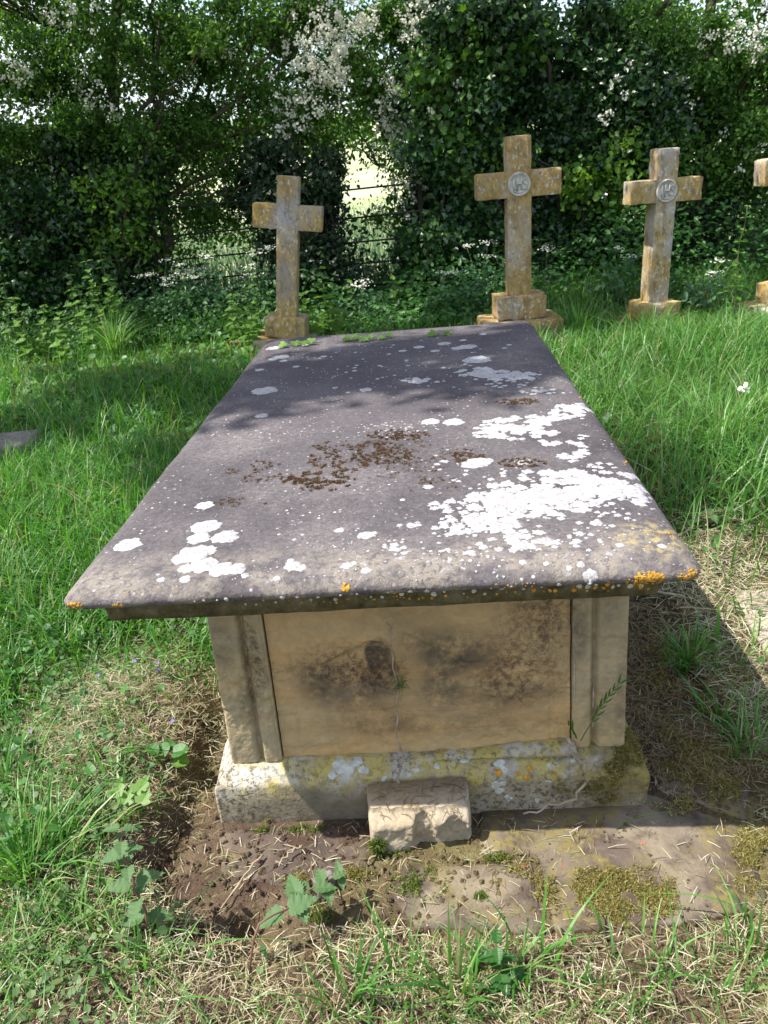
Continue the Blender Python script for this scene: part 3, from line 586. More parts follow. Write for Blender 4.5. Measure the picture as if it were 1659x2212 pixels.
# ------------------------------------------------------------------ broken stone block against the plinth
def make_block():
    x0, x1 = -.128, .092; z1 = .098; y0 = -.138
    def hf(X, Z):
        zz = Z/z1; h = .012*fbm(X*22, Z*22, 1, 5)+.02*fbm(X*9, Z*9+5, 2, 3)
        nz = .5*fbm(X*34, Z*34, 3, 4); e = np.minimum(np.hypot((X+.012)/.024, (Z-.045)/.045), np.hypot((X-.054)/.036, (Z-.036)/.052)); low = np.hypot((X-.025)/.07, (Z+.012)/.05)
        h = h-.02*sst(1.12, .78, np.minimum(e, low)+nz)
        h = h-.03*sst(.68, 1.05, zz)**1.5+.009*fbm(X*50, Z*50, 5, 5)-.02*np.clip((np.abs(X+.018)-.10)/.01, 0, 1)**2
        return h
    T = lambda V: V
    o = relief('stone_block', x0, x1, -.03, z1, y0, .09, 90, 60, hf, M['block'], T)
    me = o.data; v = np.zeros(len(me.vertices)*3, np.float32); me.vertices.foreach_get('co', v); v = v.reshape(-1, 3)
    t = (v[:, 1]-y0)/.09; top = v[:, 2] > z1-.001; v[:, 2] += np.where(top, .02*np.clip(t, 0, 1), 0)
    c = np.array([(x0+x1)/2, y0]); a = .05; q = v[:, :2]-c; v[:, 0] = c[0]+math.cos(a)*q[:, 0]-math.sin(a)*q[:, 1]; v[:, 1] = c[1]+math.sin(a)*q[:, 0]+math.cos(a)*q[:, 1]
    me.vertices.foreach_set('co', v.ravel()); me.update()
    o['label'] = 'small broken sandstone block with scalloped front, set against the tomb plinth'; o['category'] = 'stone block'
    return o
block = make_block()
BB = bvh_of(block); bd = MB(); n = 130; xx = rng.uniform(-.11, .08, n); yy = rng.uniform(-.125, -.06, n); P = np.stack([xx, yy, np.zeros(n)], -1)
for i in range(n):
    h = BB.ray_cast(Vector((xx[i], yy[i], .4)), Vector((0, 0, -1))); P[i, 2] = (h[0].z if h[0] else .1)+.002
scatter(bd, STRAW, P, frames(rdir(n)*.15+np.array([0, 0, 1]), rdir(n)*np.array([1, 1, .1])), rng.uniform(.008, .035, n)); build(bd, 'dry_debris', M['thatch'], block, kind='stuff')
bm = MB()
for a in [(815, 1830, 20, 20, 130, .012, .3), (870, 1845, 60, 9, 160, .012, .4), (970, 1840, 40, 8, 110, .012, .4)]: moss_on(bm, BB, *a, 25)
build(bm, 'green_moss', M['gmoss'], block, kind='stuff')

# ------------------------------------------------------------------ gravestone crosses
def wbox(name, x0, x1, y0, y1, z0, z1, mat, root, amp=.004, st=.02, r=.007):
    import bmesh
    b = bmesh.new(); c = Vector(((x0+x1)/2, (y0+y1)/2, (z0+z1)/2)); h = Vector(((x1-x0)/2, (y1-y0)/2, (z1-z0)/2))
    mb = MB()
    for ax in range(3):
        a1, a2 = (ax+1) % 3, (ax+2) % 3; n1 = max(3, int(2*h[a1]/st)+2); n2 = max(3, int(2*h[a2]/st)+2)
        A, B = np.meshgrid(np.linspace(-h[a1], h[a1], n1), np.linspace(-h[a2], h[a2], n2), indexing='ij'); i = np.arange(n1-1)[:, None]*n2+np.arange(n2-1)[None]
        for sg in (-1, 1):
            P = np.zeros((n1, n2, 3)); P[..., ax] = sg*h[ax]; P[..., a1] = A; P[..., a2] = B; Q = np.stack([i, i+n2, i+n2+1, i+1], -1).reshape(-1, 4); mb.add(P, Q if sg > 0 else Q[:, ::-1])
    V = np.concatenate(mb.V); hh = np.array(h); core = np.clip(V, -(hh-r), hh-r); d = V-core; l = np.linalg.norm(d, axis=1); V = core+d*(r/np.maximum(l, 1e-9))[:, None]*np.where((np.abs(d) > 1e-9).sum(1) > 1, 1, l/r)[:, None]
    W_ = V+np.array(c); nn = d/np.maximum(l, 1e-9)[:, None]; edge = ((np.abs(d) > r*.3).sum(1) > 1)
    f = amp*(fbm(W_[:, 0]*14+W_[:, 1]*5, W_[:, 2]*14+W_[:, 1]*7, 2, 4)*2-edge*np.clip(fbm(W_[:, 0]*20+7, W_[:, 2]*20+W_[:, 1]*9, 4, 3)*6, 0, 1.6)); mb.V = [W_+nn*f[:, None]]
    b.free(); return build(mb, name, mat, root, True)
def cross(y, top, bot, wpx, armL, armR, armh, ped, step, mat, label, thick=.13, yaw=0, ihs=False, lean=None):
    pt, pb = aty(*top, y), aty(*bot, y); s = 1/ppm((pt+pb)/2); ax = pt-pb; Hc = np.linalg.norm(ax)
    if lean is None: lean = math.atan2(ax[0], ax[2])
    aL, aR = aty(*armL, y), aty(*armR, y); zc = ((aL+aR)/2-pb) @ (ax/Hc); hw = np.linalg.norm(aR-aL)/2; off = ((aL+aR)/2-pb) @ np.array([ax[2], 0, -ax[0]])/Hc
    pz = -(ped[1]*s); sz = pz-step[1]*s
    root = thing('stone_cross', label, 'gravestone cross', tuple(pb), (0, lean, yaw), 'stone grave crosses in front of the hedge')
    w = wpx*s; ah = armh*s
    zs = np.linspace(0, Hc, 10); wbox('upright', -w/2, w/2, -thick/2, thick/2, -.01, Hc, mat, root)
    for sg in (-1, 1):
        a = sorted((sg*(w/2-.014), off+sg*hw)); wbox('arm', a[0], a[1], -thick/2+.003, thick/2-.003, zc-ah/2, zc+ah/2, mat, root)
    pw = ped[0]*s; wbox('pedestal', -pw/2, pw/2, -thick/2-.07, thick/2+.07, pz, -.002, mat, root, .008, .022, .009)
    sw = step[0]*s; wbox('step', -sw/2, sw/2, -thick/2-.16, thick/2+.16, sz-.15, pz-.002, mat, root, .009, .025, .010)
    if ihs:
        r = ihs*s; n = 40; th = np.linspace(0, 2*np.pi, n, endpoint=False); mb = MB(); R = []
        for f, d in ((1., 0), (.98, .007), (.93, .011), (.86, .010), (.80, .004), (.0, .004)): R.append(np.column_stack([np.cos(th)*r*f, np.full(n, -thick/2-d+.001), zc+np.sin(th)*r*f]))
        i = np.arange(5)[:, None]*n; j = np.arange(n)[None]; k = (j+1) % n; mb.add(np.concatenate(R), np.stack([i+j, i+k, i+n+k, i+n+j], -1).reshape(-1, 4))
        ro = build(mb, 'roundel', M['roundel'], root, True)
        yf = -thick/2-.005; q = r*.62
        def stroke(nm, pts, rr=.1):
            m = MB(); m.tube([(a*r, yf, zc+b*r) for a, b in pts], rr*r*.8, 6); build(m, nm, M['roundel'], ro, True)
        st = [(-.5, .45), (-.5, -.45)]; stroke('letter_i', st)
        m = MB(); m.tube([(-.2*r, yf, zc+.55*r), (-.2*r, yf, zc-.5*r)], .085*r); m.tube([(.18*r, yf, zc+.5*r), (.18*r, yf, zc-.45*r)], .085*r); m.tube([(-.2*r, yf-.004, zc+.02*r), (.18*r, yf-.004, zc+.06*r)], .07*r); build(m, 'letter_h', M['roundel'], ro, True)
        a = np.linspace(0, 1, 15); S_ = [(.50+.17*math.cos(t), .24+.2*math.sin(t)) for t in np.linspace(.3, 4.3, 9)]+[(.50+.17*math.cos(t), -.2+.22*math.sin(t)) for t in np.linspace(1.2, -2.9, 9)]
        stroke('letter_s', S_, .075)
        stroke('scroll', [(.55*math.cos(t), -.38+.3*math.sin(t)) for t in np.linspace(-2.6, -.5, 9)], .06)
    return root
cross(4.98, (624, 380), (621, 680), 46, (548, 465), (697, 472), 50, (89, 47), (132, 40), M['cross1'], 'plain ochre-lichened stone cross, smallest and leftmost of the grave crosses', .13, -.02)
cross(4.98, (1117, 293), (1120, 633), 52, (1026, 405), (1210, 390), 52, (110, 52), (176, 40), M['cross2'], 'tallest stone cross with a whitened carved roundel, directly behind the slab', .14, .06, 24)
cross(4.95, (1437, 320), (1412, 648), 45, (1350, 415), (1512, 408), 46, (88, 40), (112, 30), M['cross3'], 'leaning stone cross with a grey IHS roundel standing in long grass', .16, .16, 23)
cross(4.95, (1722, 240), (1705, 605), 50, (1632, 365), (1812, 352), 52, (108, 45), (170, 40), M['cross3'], 'stone cross cut off by the right edge, only one arm tip and base showing', .16, .16)

# low grave kerb at the left edge, terracotta piece, other small finds
def rough_box(name, x0, x1, y0, y1, z0, z1, mat, label, cat, seed=1, rot=0, amp=.02):
    c = np.array([(x0+x1)/2, (y0+y1)/2, z0]); n = 14; me = MB()
    import bmesh
    b = bmesh.new(); bmesh.ops.create_cube(b, size=1); bmesh.ops.subdivide_edges(b, edges=b.edges[:], cuts=n, use_grid_fill=True)
    for v in b.verts:
        p = v.co; d = float(fbm(p.x*3+seed, p.y*3+p.z*2, seed, 4))*amp*2; r = Vector((p.x*(x1-x0), p.y*(y1-y0), p.z*(z1-z0)))
        ed = sum(abs(k) > .47 for k in p); v.co = r*(1-.03*(ed > 1))+Vector((p.x, p.y, p.z)).normalized()*d+Vector((0, 0, (z1-z0)/2))
    m = bpy.data.meshes.new(name); b.to_mesh(m); b.free(); m.materials.append(mat)
    for p in m.polygons: p.use_smooth = True
    return link(name, m, None, tuple(c), (0, 0, rot), None, label, cat)
p = atz(-10, 1030); rough_box('kerb_stone', p[0]-.3, p[0]+.24, p[1]-.12, p[1]+.12, -.05, .2, M['stone'], 'low grey kerb stone half sunk in the grass at the left edge', 'stone', 3, .1)
p = atz(1690, 1420); rough_box('kerb_stone', p[0]-.05, p[0]+.25, p[1]-.22, p[1]+.3, -.05, .035, M['pale'], 'pale sunlit flat stone edge at the right frame edge beside the tomb', 'stone', 9, -.1, .015)
p = atz(512, 752); rough_box('brick_fragment', p[0]-.05, p[0]+.05, p[1]-.03, p[1]+.03, .0, .06, M['brick'], 'orange brick fragment in the grass beside the smallest cross', 'brick', 2, .4)
for k, (u, v, lb) in enumerate([(1388, 1830-0, None), (1215, 1862, None), (1135, 1855, None)]):
    p = atz(u, v+12*k); rough_box('red_pebble', p[0]-.006, p[0]+.006, p[1]-.005, p[1]+.005, .006, .013, M['brick'], ['red pebble nearest the tomb plinth on the paving', 'red pebble in straw on the sunny paving', 'small red pebble closest to the broken block'][k], 'pebble', k+1, k, .004)
p = atz(700, 1925); rough_box('flint', p[0]-.02, p[0]+.02, p[1]-.014, p[1]+.014, 0, .04, M['stone'], 'small upright grey stone beside the trailing nettle', 'stone', 6, .6, .01)

# ------------------------------------------------------------------ iron estate fence
FY = 6.8
def fence():
    root = thing('iron_fence', 'dark iron rail fence running behind the crosses under the trees', 'fence', (0, FY, 0))
    sl = .045                                               # the rails climb gently to the right
    for z in (1.12, .86, .63, .42, .2):
        mb = MB(); xs = np.linspace(-6, 6, 40); mb.tube(np.stack([xs, .02*fbm(xs, z+xs*0, 1)*1., z+sl*(xs-.0)*.35+.02*fbm(xs*.7, xs*0+z, 2)], -1), .010, 6); build(mb, 'rail', M['iron'], root, True)
    for x in (-5.3, -3.9, -2.55, -1.2, .15, 1.5, 2.85, 4.2, 5.5):
        mb = MB(); mb.box(x-.02, x+.02, -.008, .03, -.3, 1.18+sl*.35*x); build(mb, 'post', M['iron'], root)
fence()

# ------------------------------------------------------------------ trees and hedge
def cloud(blobs, dens, sig=.1):
    """positions in clumps inside blobs given as (u, v, ru, rv, y, ry[, factor]) ; also returns clump centres"""
    P = []; Cc = []
    for b in blobs:
        u, v, ru, rv, y, ry = b[:6]; fac = b[6] if len(b) > 6 else 1.
        c = aty(u, v, y); s = 1/ppm(c); rx, rz = ru*s, rv*s
        n = int(dens*ru*rv*fac); nc = max(4, int(9*(rx*rz)/.4)+3)
        d = rdir(nc)*(rng.random(nc)**.45)[:, None]; cc = c+d*np.array([rx, ry, rz])
        k = rng.integers(0, nc, n); P.append(cc[k]+rng.normal(0, 1, (n, 3))*sig*np.array([1.1, 1, .85])*(.5+rng.random(nc)[k])[:, None]); Cc.append(cc)
    return np.concatenate(P), np.concatenate(Cc)
def wcloud(blobs, dens, sig=.16):
    """the same for blobs given in metres (x, y, z, rx, ry, rz)"""
    P = []; Cc = []
    for x, y, z, rx, ry, rz, *fc in blobs:
        n = int(dens*3.2*rx*ry*rz**.5*(fc[0] if fc else 1)); nc = max(7, int(22*rx*ry*rz)); d = rdir(nc)*(rng.random(nc)**.4)[:, None]; cc = np.array([x, y, z])+d*np.array([rx, ry, rz])
        k = rng.integers(0, nc, n); P.append(cc[k]+rng.normal(0, sig, (n, 3))); Cc.append(cc)
    return np.concatenate(P), np.concatenate(Cc)
def leaves(mb, P, tmpl, size, upb=.5):
    n = len(P); nr = rdir(n)+np.array([-.25, -.35, upb]); hd = rdir(n)+np.array([0, -.2, -.5]); scatter(mb, tmpl, P, frames(nr, hd), size*rng.uniform(.6, 1.3, n))
def limb(pts, r0, r1, jit=.03, n=14):
    pts = np.array(pts, float); t = np.linspace(0, 1, len(pts)); tt = np.linspace(0, 1, n); q = np.stack([np.interp(tt, t, pts[:, k]) for k in range(3)], -1)
    q[1:-1] += rng.normal(0, jit, (n-2, 3)); return q, np.linspace(r0, r1, n)
def tree(label, trunk, limbs, blobs, dens, tmpl, size, mat, up=(), updens=300, upsize=.075, blossoms=(), bdens=.5, bark='bark', name='tree', cat='tree', tr=(.07, .04), group='trees and bushes along the fence', twig=1., sig=.1, back=.45):
    base = np.array(trunk[0]); root = thing(name, label, cat, tuple(base), (0, 0, 0), group); inv = -base
    q, r = limb(trunk, tr[0], tr[1]); r[0] *= 1.4; mb = MB(); mb.tube(q+inv, r, 9); build(mb, 'trunk', M[bark], root, True); skel = [q]
    for pts, r0, r1 in limbs:
        q, r = limb(pts, r0, r1, .02); mb = MB(); mb.tube(q+inv, r, 7); build(mb, 'branch', M[bark], root, True); skel.append(q)
    P, Cc = cloud(blobs, dens, sig) if blobs else (np.zeros((0, 3)), np.zeros((0, 3)))
    mb = MB()
    if len(P): leaves(mb, P+inv, tmpl, size)
    if back and blobs:
        Pk, _ = cloud([(b[0], b[1], b[2]*1.1, b[3]*1.1, b[4]+.75, b[5]*.9)+tuple(b[6:]) for b in blobs], dens*back, sig*1.2); leaves(mb, Pk+inv, CARD, size*1.5)
    if up:
        P2, C2 = wcloud(up, updens, .11 if updens > 2000 else .16); leaves(mb, P2+inv, CARD, upsize); Cc = np.concatenate([Cc, C2])
    build(mb, 'crown', M[mat], root, kind='stuff')
    sk = np.concatenate(skel); mb = MB()
    for c in Cc:
        if rng.random() > twig: continue
        d = np.linalg.norm(sk-c+np.array([0, 0, .25]), axis=1); a = sk[np.argmin(d)]
        mid = (a+c)/2+rng.normal(0, .06, 3)+np.array([0, 0, .04]); qq, rr = limb([a, mid, c], .008, .0025, .012, 7); mb.tube(qq+inv, rr, 4, False)
    if mb.n: build(mb, 'twigs', M[bark], root, kind='stuff')
    if blossoms:
        Pb, _ = cloud(blossoms, bdens*.034, .09); Pb = np.repeat(Pb, 14, 0); Pb = Pb+rng.normal(0, .022, Pb.shape); mb = MB(); n = len(Pb); scatter(mb, FLOWER, Pb+inv, frames(rdir(n)+np.array([-.2, -.9, .5]), rdir(n)), rng.uniform(.016, .03, n)); build(mb, 'blossom', M['blossom'], root, kind='stuff')
    return root
def py(y, *uv): return [aty(u, v, y) for u, v in uv]
g0 = lambda u, y: np.array([aty(u, 600, y)[0], y, -.05])
X0 = lambda u, y: aty(u, 300, y)[0]
tree('left hawthorn with a straight bare trunk and mid green leaves', [g0(235, 7.1)]+py(7.1, (242, 420), (246, 230), (262, 0))+[np.array([X0(270, 7.1), 7.1, 4.6])],
     [(py(7.1, (244, 300), (180, 180), (110, 60)), .03, .01), (py(7.0, (246, 330), (330, 200), (345, 40)), .03, .012), (py(7.2, (115, 600), (118, 300), (120, 0)), .045, .03), (py(7.2, (332, 300), (335, 150), (330, -20)), .025, .015)],
     [(60, 120, 120, 150, 7.0, .7, .8), (185, 90, 130, 120, 7.1, .7, .8), (150, 260, 180, 110, 6.9, .6), (40, 330, 80, 80, 6.8, .5), (330, 60, 90, 90, 7.2, .5, .5), (470, 90, 80, 60, 7.2, .4, .6)], .40, LEAF, .045, 'haw',
     [(-4.2, 6.4, 4.0, 1.3, 1.5, .9), (-2.6, 6.1, 4.3, 1.2, 1.4, .9)], 620, blossoms=[(180, 210, 40, 30, 6.6, .2), (240, 240, 20, 15, 6.6, .1), (30, 150, 40, 60, 6.6, .2), (150, 30, 60, 30, 6.6, .2), (460, 130, 20, 20, 6.9, .1)], bdens=.3, name='hawthorn_tree', back=.2)
tree('dark ivy-covered thicket at the far left below the hawthorn', [g0(90, 6.9)]+py(6.9, (95, 500), (110, 380)), [(py(6.8, (215, 620), (205, 520), (190, 460)), .02, .015)],
     [(60, 470, 110, 130, 6.9, .5), (200, 400, 120, 100, 7.0, .5), (170, 500, 110, 70, 7.1, .4), (30, 600, 70, 60, 6.8, .3), (290, 350, 70, 70, 7.1, .4), (130, 600, 90, 50, 6.8, .3), (240, 580, 80, 70, 6.9, .3), (290, 470, 50, 60, 7., .3)], .55, IVYC, .055, 'ivy', name='ivy_thicket', cat='bush')
tree('fresh green elder shoots at the left in front of the dark ivy', [g0(270, 6.6)]+py(6.6, (268, 520), (265, 440)), [], [(262, 425, 55, 40, 6.6, .2), (275, 500, 40, 50, 6.6, .2, .6), (440, 90, 50, 30, 6.8, .2, .5), (215, 520, 30, 40, 6.7, .2, .5)], .3, LEAF, .06, 'fresh', name='elder_bush', cat='bush', tr=(.02, .008))
tree('leaning many-stemmed tree with sparse leaves left of the smallest cross', [g0(345, 7.3)]+py(7.3, (352, 500), (358, 425)),
     [(py(7.3, (355, 425), (420, 392), (470, 368), (510, 330)), .035, .012), (py(7.3, (358, 425), (368, 370), (420, 290), (470, 250), (580, 165), (720, 30)), .035, .012), (py(7.4, (360, 420), (400, 250), (440, 160), (530, 0)), .022, .012), (py(7.2, (420, 290), (500, 230), (590, 100), (650, -10)), .02, .01),
      (py(7.4, (380, 340), (480, 150), (600, 20)), .018, .01), (py(7.2, (360, 420), (345, 250), (370, 80), (390, -20)), .022, .012), (py(7.3, (370, 370), (480, 300), (620, 250)), .018, .007), (py(7.3, (358, 425), (500, 420), (580, 380)), .014, .006), (py(7.5, (440, 240), (470, 90), (480, -30)), .02, .01), (py(7.5, (500, 200), (560, 60), (600, -30)), .016, .01)],
     [(440, 180, 150, 160, 7.4, .6, .55), (410, 320, 130, 90, 7.4, .5, .8), (560, 190, 110, 120, 7.4, .5, .6), (470, 420, 130, 50, 7.5, .4, .8), (540, 60, 110, 80, 7.4, .5, .6), (400, 60, 120, 90, 7.5, .5, .5), (320, 200, 60, 120, 7.4, .4, .6), (400, 480, 90, 55, 7.2, .35, .75), (520, 470, 80, 45, 7.5, .3, .6), (350, 540, 60, 50, 7.1, .3, .6), (470, 540, 120, 40, 7.6, .3, .3)], .40, LEAF, .042, 'haw',
     [(-1.5, 5.9, 4.2, 1.1, 1.5, .8), (-1.2, 7.6, 4.3, 1.2, 1., .8)], 420, bark='bark2', name='leaning_tree', tr=(.09, .05), back=.25)
tree('hawthorn in full white blossom above the gap in the hedge', [g0(890, 7.5)]+py(7.5, (895, 420), (906, 250), (910, 120), (916, -10))+[np.array([X0(920, 7.5), 7.5, 4.4])],
     [(py(7.4, (905, 260), (820, 150), (700, 90), (620, 130)), .03, .01), (py(7.3, (908, 200), (790, 200), (700, 230), (640, 290)), .025, .008), (py(7.4, (912, 100), (860, 40), (840, -20)), .025, .012), (py(7.4, (905, 300), (860, 330), (820, 360)), .015, .006)],
     [(650, 180, 70, 130, 7.3, .4, .8), (760, 110, 120, 110, 7.4, .5, .9), (860, 200, 90, 130, 7.3, .5), (880, 50, 110, 80, 7.4, .5, .9), (680, 280, 80, 45, 7.3, .3, .7), (880, 380, 32, 80, 7.4, .3, .9), (620, 50, 80, 80, 7.4, .4, .8), (790, 240, 60, 35, 7.4, .3, .5), (880, 470, 22, 60, 7.5, .2, .6), (790, 320, 60, 30, 7.3, .25, .2), (800, 475, 45, 22, 7.2, .2, .6)], .55, LEAF, .042, 'haw',
     [(.0, 5.8, 4.2, 1.2, 1.5, .8), (.6, 7.6, 4.2, 1.2, 1., .8)], 520, blossoms=[(620, 265, 28, 50, 6.9, .15), (650, 180, 40, 80, 6.95, .2), (720, 150, 60, 60, 6.95, .2), (770, 40, 60, 40, 6.95, .2), (860, 220, 60, 90, 6.95, .2), (880, 60, 70, 60, 7, .2), (890, 330, 50, 60, 7., .2), (700, 60, 40, 40, 7, .2, .8), (865, 310, 30, 60, 6.95, .2, 1.2), (880, 420, 25, 40, 7.1, .15, .8)], bdens=.55, bark='bark2', name='hawthorn_tree', tr=(.06, .04), back=.15)
tree('black-green ivy-smothered stump behind the smallest cross', [g0(665, 6.75)]+py(6.75, (660, 520), (650, 400)), [(py(6.7, (690, 520), (740, 490), (765, 520)), .012, .003), (py(6.65, (690, 540), (735, 530), (760, 560)), .01, .003)],
     [(640, 400, 85, 85, 6.75, .3), (680, 480, 60, 80, 6.75, .25), (695, 570, 60, 50, 6.7, .25), (600, 330, 55, 45, 6.8, .25), (560, 420, 50, 60, 6.9, .25, .7), (640, 560, 70, 60, 6.7, .25)], .55, IVYC, .05, 'dark', name='ivy_stump', cat='stump', twig=.8, tr=(.12, .08))
tree('ivy-clad tree just left of the tallest cross', [g0(985, 7.0)]+py(7.0, (990, 400), (1000, 200), (1010, 0))+[np.array([X0(1015, 7.), 7., 4.2])], [(py(6.9, (990, 330), (940, 220), (935, 90)), .03, .012), (py(6.9, (995, 260), (1070, 150), (1110, 20)), .03, .012), (py(6.75, (1075, 540), (1075, 430), (1095, 350)), .012, .008)],
     [(985, 420, 90, 170, 6.8, .35), (940, 260, 80, 110, 6.9, .4), (1050, 230, 110, 130, 6.9, .45), (1010, 560, 95, 70, 6.75, .3), (1090, 70, 130, 90, 7.0, .5, .9), (960, 90, 90, 80, 7.0, .4, .9), (905, 550, 40, 50, 6.8, .25, .7), (1080, 430, 60, 120, 6.95, .3, .9)], .6, IVYC, .058, 'ivy',
     [(1.6, 5.8, 4.1, 1.2, 1.5, .8)], 620, blossoms=[(960, 200, 30, 20, 6.5, .1), (1010, 210, 14, 12, 6.5, .1), (980, 480, 14, 10, 6.5, .1)], bdens=.3, name='ivy_clad_tree')
tree('leafy light green sprays hanging in front of the ivy, left of the tallest cross', [g0(945, 6.6)]+py(6.6, (950, 500), (955, 300)), [], [(950, 240, 70, 90, 6.6, .25, .6), (1000, 330, 50, 60, 6.6, .2, .6), (1020, 130, 70, 70, 6.65, .25, .6), (1120, 90, 60, 40, 6.7, .2, .5), (930, 160, 40, 60, 6.6, .2, .5)], .22, ROUND, .065, 'haw', name='bramble_spray', cat='bush', tr=(.012, .006))
tree('broad ivy tree between the tallest and the leaning cross', [g0(1270, 7.1)]+py(7.1, (1268, 400), (1262, 200), (1270, 0))+[np.array([X0(1275, 7.1), 7.1, 4.4])], [(py(7., (1266, 300), (1190, 180), (1150, 50)), .03, .012), (py(7., (1266, 330), (1360, 230), (1400, 60)), .03, .012), (py(7., (1268, 420), (1330, 370), (1380, 330)), .02, .008)],
     [(1230, 220, 120, 150, 7.0, .5, .9), (1230, 470, 80, 110, 7.0, .35, .8), (1320, 110, 130, 110, 7.1, .5, .9), (1310, 340, 100, 90, 6.9, .4, .9), (1190, 560, 90, 60, 6.9, .3, .8), (1310, 520, 50, 100, 6.85, .3), (1400, 250, 80, 100, 7.0, .4, .9), (1180, 330, 60, 80, 7.1, .3, .7)], .62, IVYC, .055, 'ivy',
     [(3.0, 5.9, 4.0, 1.2, 1.5, .8)], 620, blossoms=[(1300, 260, 25, 10, 6.5, .1), (1340, 170, 22, 14, 6.5, .1)], bdens=.4, name='ivy_clad_tree')
tree('yellow-green bramble sprays behind the right arm of the tallest cross', [g0(1240, 6.7)]+py(6.7, (1245, 500), (1250, 400)), [], [(1240, 385, 60, 40, 6.6, .15, .7), (1260, 420, 40, 30, 6.6, .15, .6), (1330, 430, 40, 60, 6.6, .15, .4), (1345, 330, 50, 30, 6.6, .15, .5), (1090, 330, 30, 30, 6.6, .15, .6)], .2, ROUND, .06, 'fresh', name='bramble_spray', cat='bush', tr=(.012, .006))
tree('bushy hawthorn with a few blossoms behind the leaning cross at right', [g0(1520, 7.2)]+py(7.2, (1515, 420), (1520, 250), (1540, 0))+[np.array([X0(1545, 7.2), 7.2, 4.4])], [(py(7.1, (1518, 320), (1450, 200), (1430, 60)), .03, .012), (py(7.1, (1518, 300), (1600, 200), (1640, 40)), .03, .012), (py(7., (1480, 520), (1500, 440), (1560, 400)), .02, .01)],
     [(1550, 120, 130, 120, 7.1, .5, .8), (1610, 290, 80, 120, 7.0, .4, .8), (1480, 240, 90, 120, 7.0, .4, .9), (1540, 400, 100, 60, 7.0, .35, .9), (1440, 380, 60, 70, 7.0, .3, .9), (1640, 420, 40, 60, 7.0, .3, .6), (1400, 90, 70, 80, 7.1, .4, .9)], .55, LEAF, .046, 'haw',
     [(4.3, 6.4, 3.9, 1.3, 1.4, .9)], 620, blossoms=[(1605, 65, 35, 30, 6.7, .15), (1560, 80, 20, 20, 6.7, .1), (1650, 110, 20, 40, 6.7, .1), (1440, 180, 20, 16, 6.7, .1), (1620, 330, 30, 40, 6.7, .1, .4)], bdens=.5, name='hawthorn_tree')
tree('dark twiggy bush under the hawthorn right of the leaning cross', [g0(1490, 7.0)]+py(7., (1490, 540), (1495, 470)), [(py(6.9, (1490, 560), (1450, 480), (1440, 430)), .012, .004), (py(6.9, (1495, 560), (1540, 470), (1570, 450)), .012, .004)], [(1480, 520, 55, 75, 7.0, .25), (1430, 490, 30, 60, 7.05, .2, .5), (1560, 470, 30, 40, 7.0, .2, .4)], .5, LEAF, .045, 'dark', name='dark_bush', cat='bush', tr=(.04, .02))
for u, lb, bl, mt in ((-260, 'hedge hawthorn growing past the left end of the picture', [(-240, 150, 200, 200, 7.0, .6, .6), (-260, 430, 220, 180, 6.9, .5, .7)], 'haw'), (1900, 'hedge tree growing past the right end of the picture', [(1850, 120, 180, 180, 7.1, .6, .6), (1890, 380, 200, 170, 7.0, .5, .6)], 'ivy')):
    tree(lb, [g0(u, 7.1)]+py(7.1, (u, 400), (u+10, 200), (u, 0))+[np.array([X0(u, 7.1), 7.1, 4.4])], [(py(7.1, (u, 300), (u-90, 180), (u-130, 60)), .03, .01)], bl, .45, LEAF, .055, mt, [(X0(u, 7.1), 6.3, 4.0, 1.3, 1.4, .9)], 500, name='hedge_tree', back=.3)
# the churchyard tree to the left, out of frame: its crown throws the dappled shade over slab and grass
tree('tall ash standing left of the picture, shading the slab', [np.array([-5.0, 2.2, -.05]), np.array([-4.9, 2.3, 2.5]), np.array([-4.6, 2.6, 6.5])],
     [([np.array([-4.8, 2.4, 3.2]), np.array([-3.8, 2.0, 4.6]), np.array([-2.6, 2.0, 5.6])], .07, .02), ([np.array([-4.7, 2.5, 4.0]), np.array([-3.6, 3.4, 5.2]), np.array([-2.2, 3.8, 6.0])], .07, .02)], [], 0, LEAF, .05, 'haw',
     [(-2.95, .98, 5.4, .62, .42, .35), (-2.95, .95, 5.7, .6, .36, .3), (-2.5, 1.2, 5.6, .35, .3, .3), (-3.25, .62, 5.3, .3, .18, .2), (-3.9, 1.6, 5.6, .9, .5, .5), (-3.9, 2.9, 5.4, 1.2, .9, .6, .5), (-5.0, 3.4, 4.9, 1.2, .9, .8, .5), (-5.2, 1.6, 5.0, 1.0, .8, .6), (-2.9, 4.6, 5.4, 1.3, .8, .6), (-1.4, 4.9, 5.3, 1.0, .7, .5)], 2400, .108, name='ash_tree', tr=(.2, .1), group=None)

# beyond the fence
def field_plants():
    n = 16000; x = rng.uniform(-7, 7, n); y = 7.3+rng.random(n)**1.5*9; P = np.stack([x, y, gz(x, y)-.02], -1); mb = MB()
    blades(mb, P, rng.uniform(.25, .75, n), rng.uniform(.008, .02, n), rng.uniform(0, 6.28, n), rng.uniform(.1, .9, n), 2); build(mb, 'meadow_grass', M['meadow'], kind='stuff')
    mb = MB(); n = 9000; x = rng.uniform(-60, 60, n); y = rng.normal(70, 2, n); z = gz(x, y)+rng.random(n)**.7*(3.2+2.5*fbm(x*.2, x*0, 1)); leaves(mb, np.stack([x, y, z], -1), LEAF, .7); build(mb, 'distant_hedge', M['haw'], kind='stuff')
field_plants()
p = np.array([4.7, 8.2, 0]); bp = MB(); n = 500
a = rng.uniform(0, 6.28, n); rr = rng.random(n)**.6; P = np.stack([.7*rr*np.cos(a), .35*rr*np.sin(a), .45*(1-rr)+.05], -1)
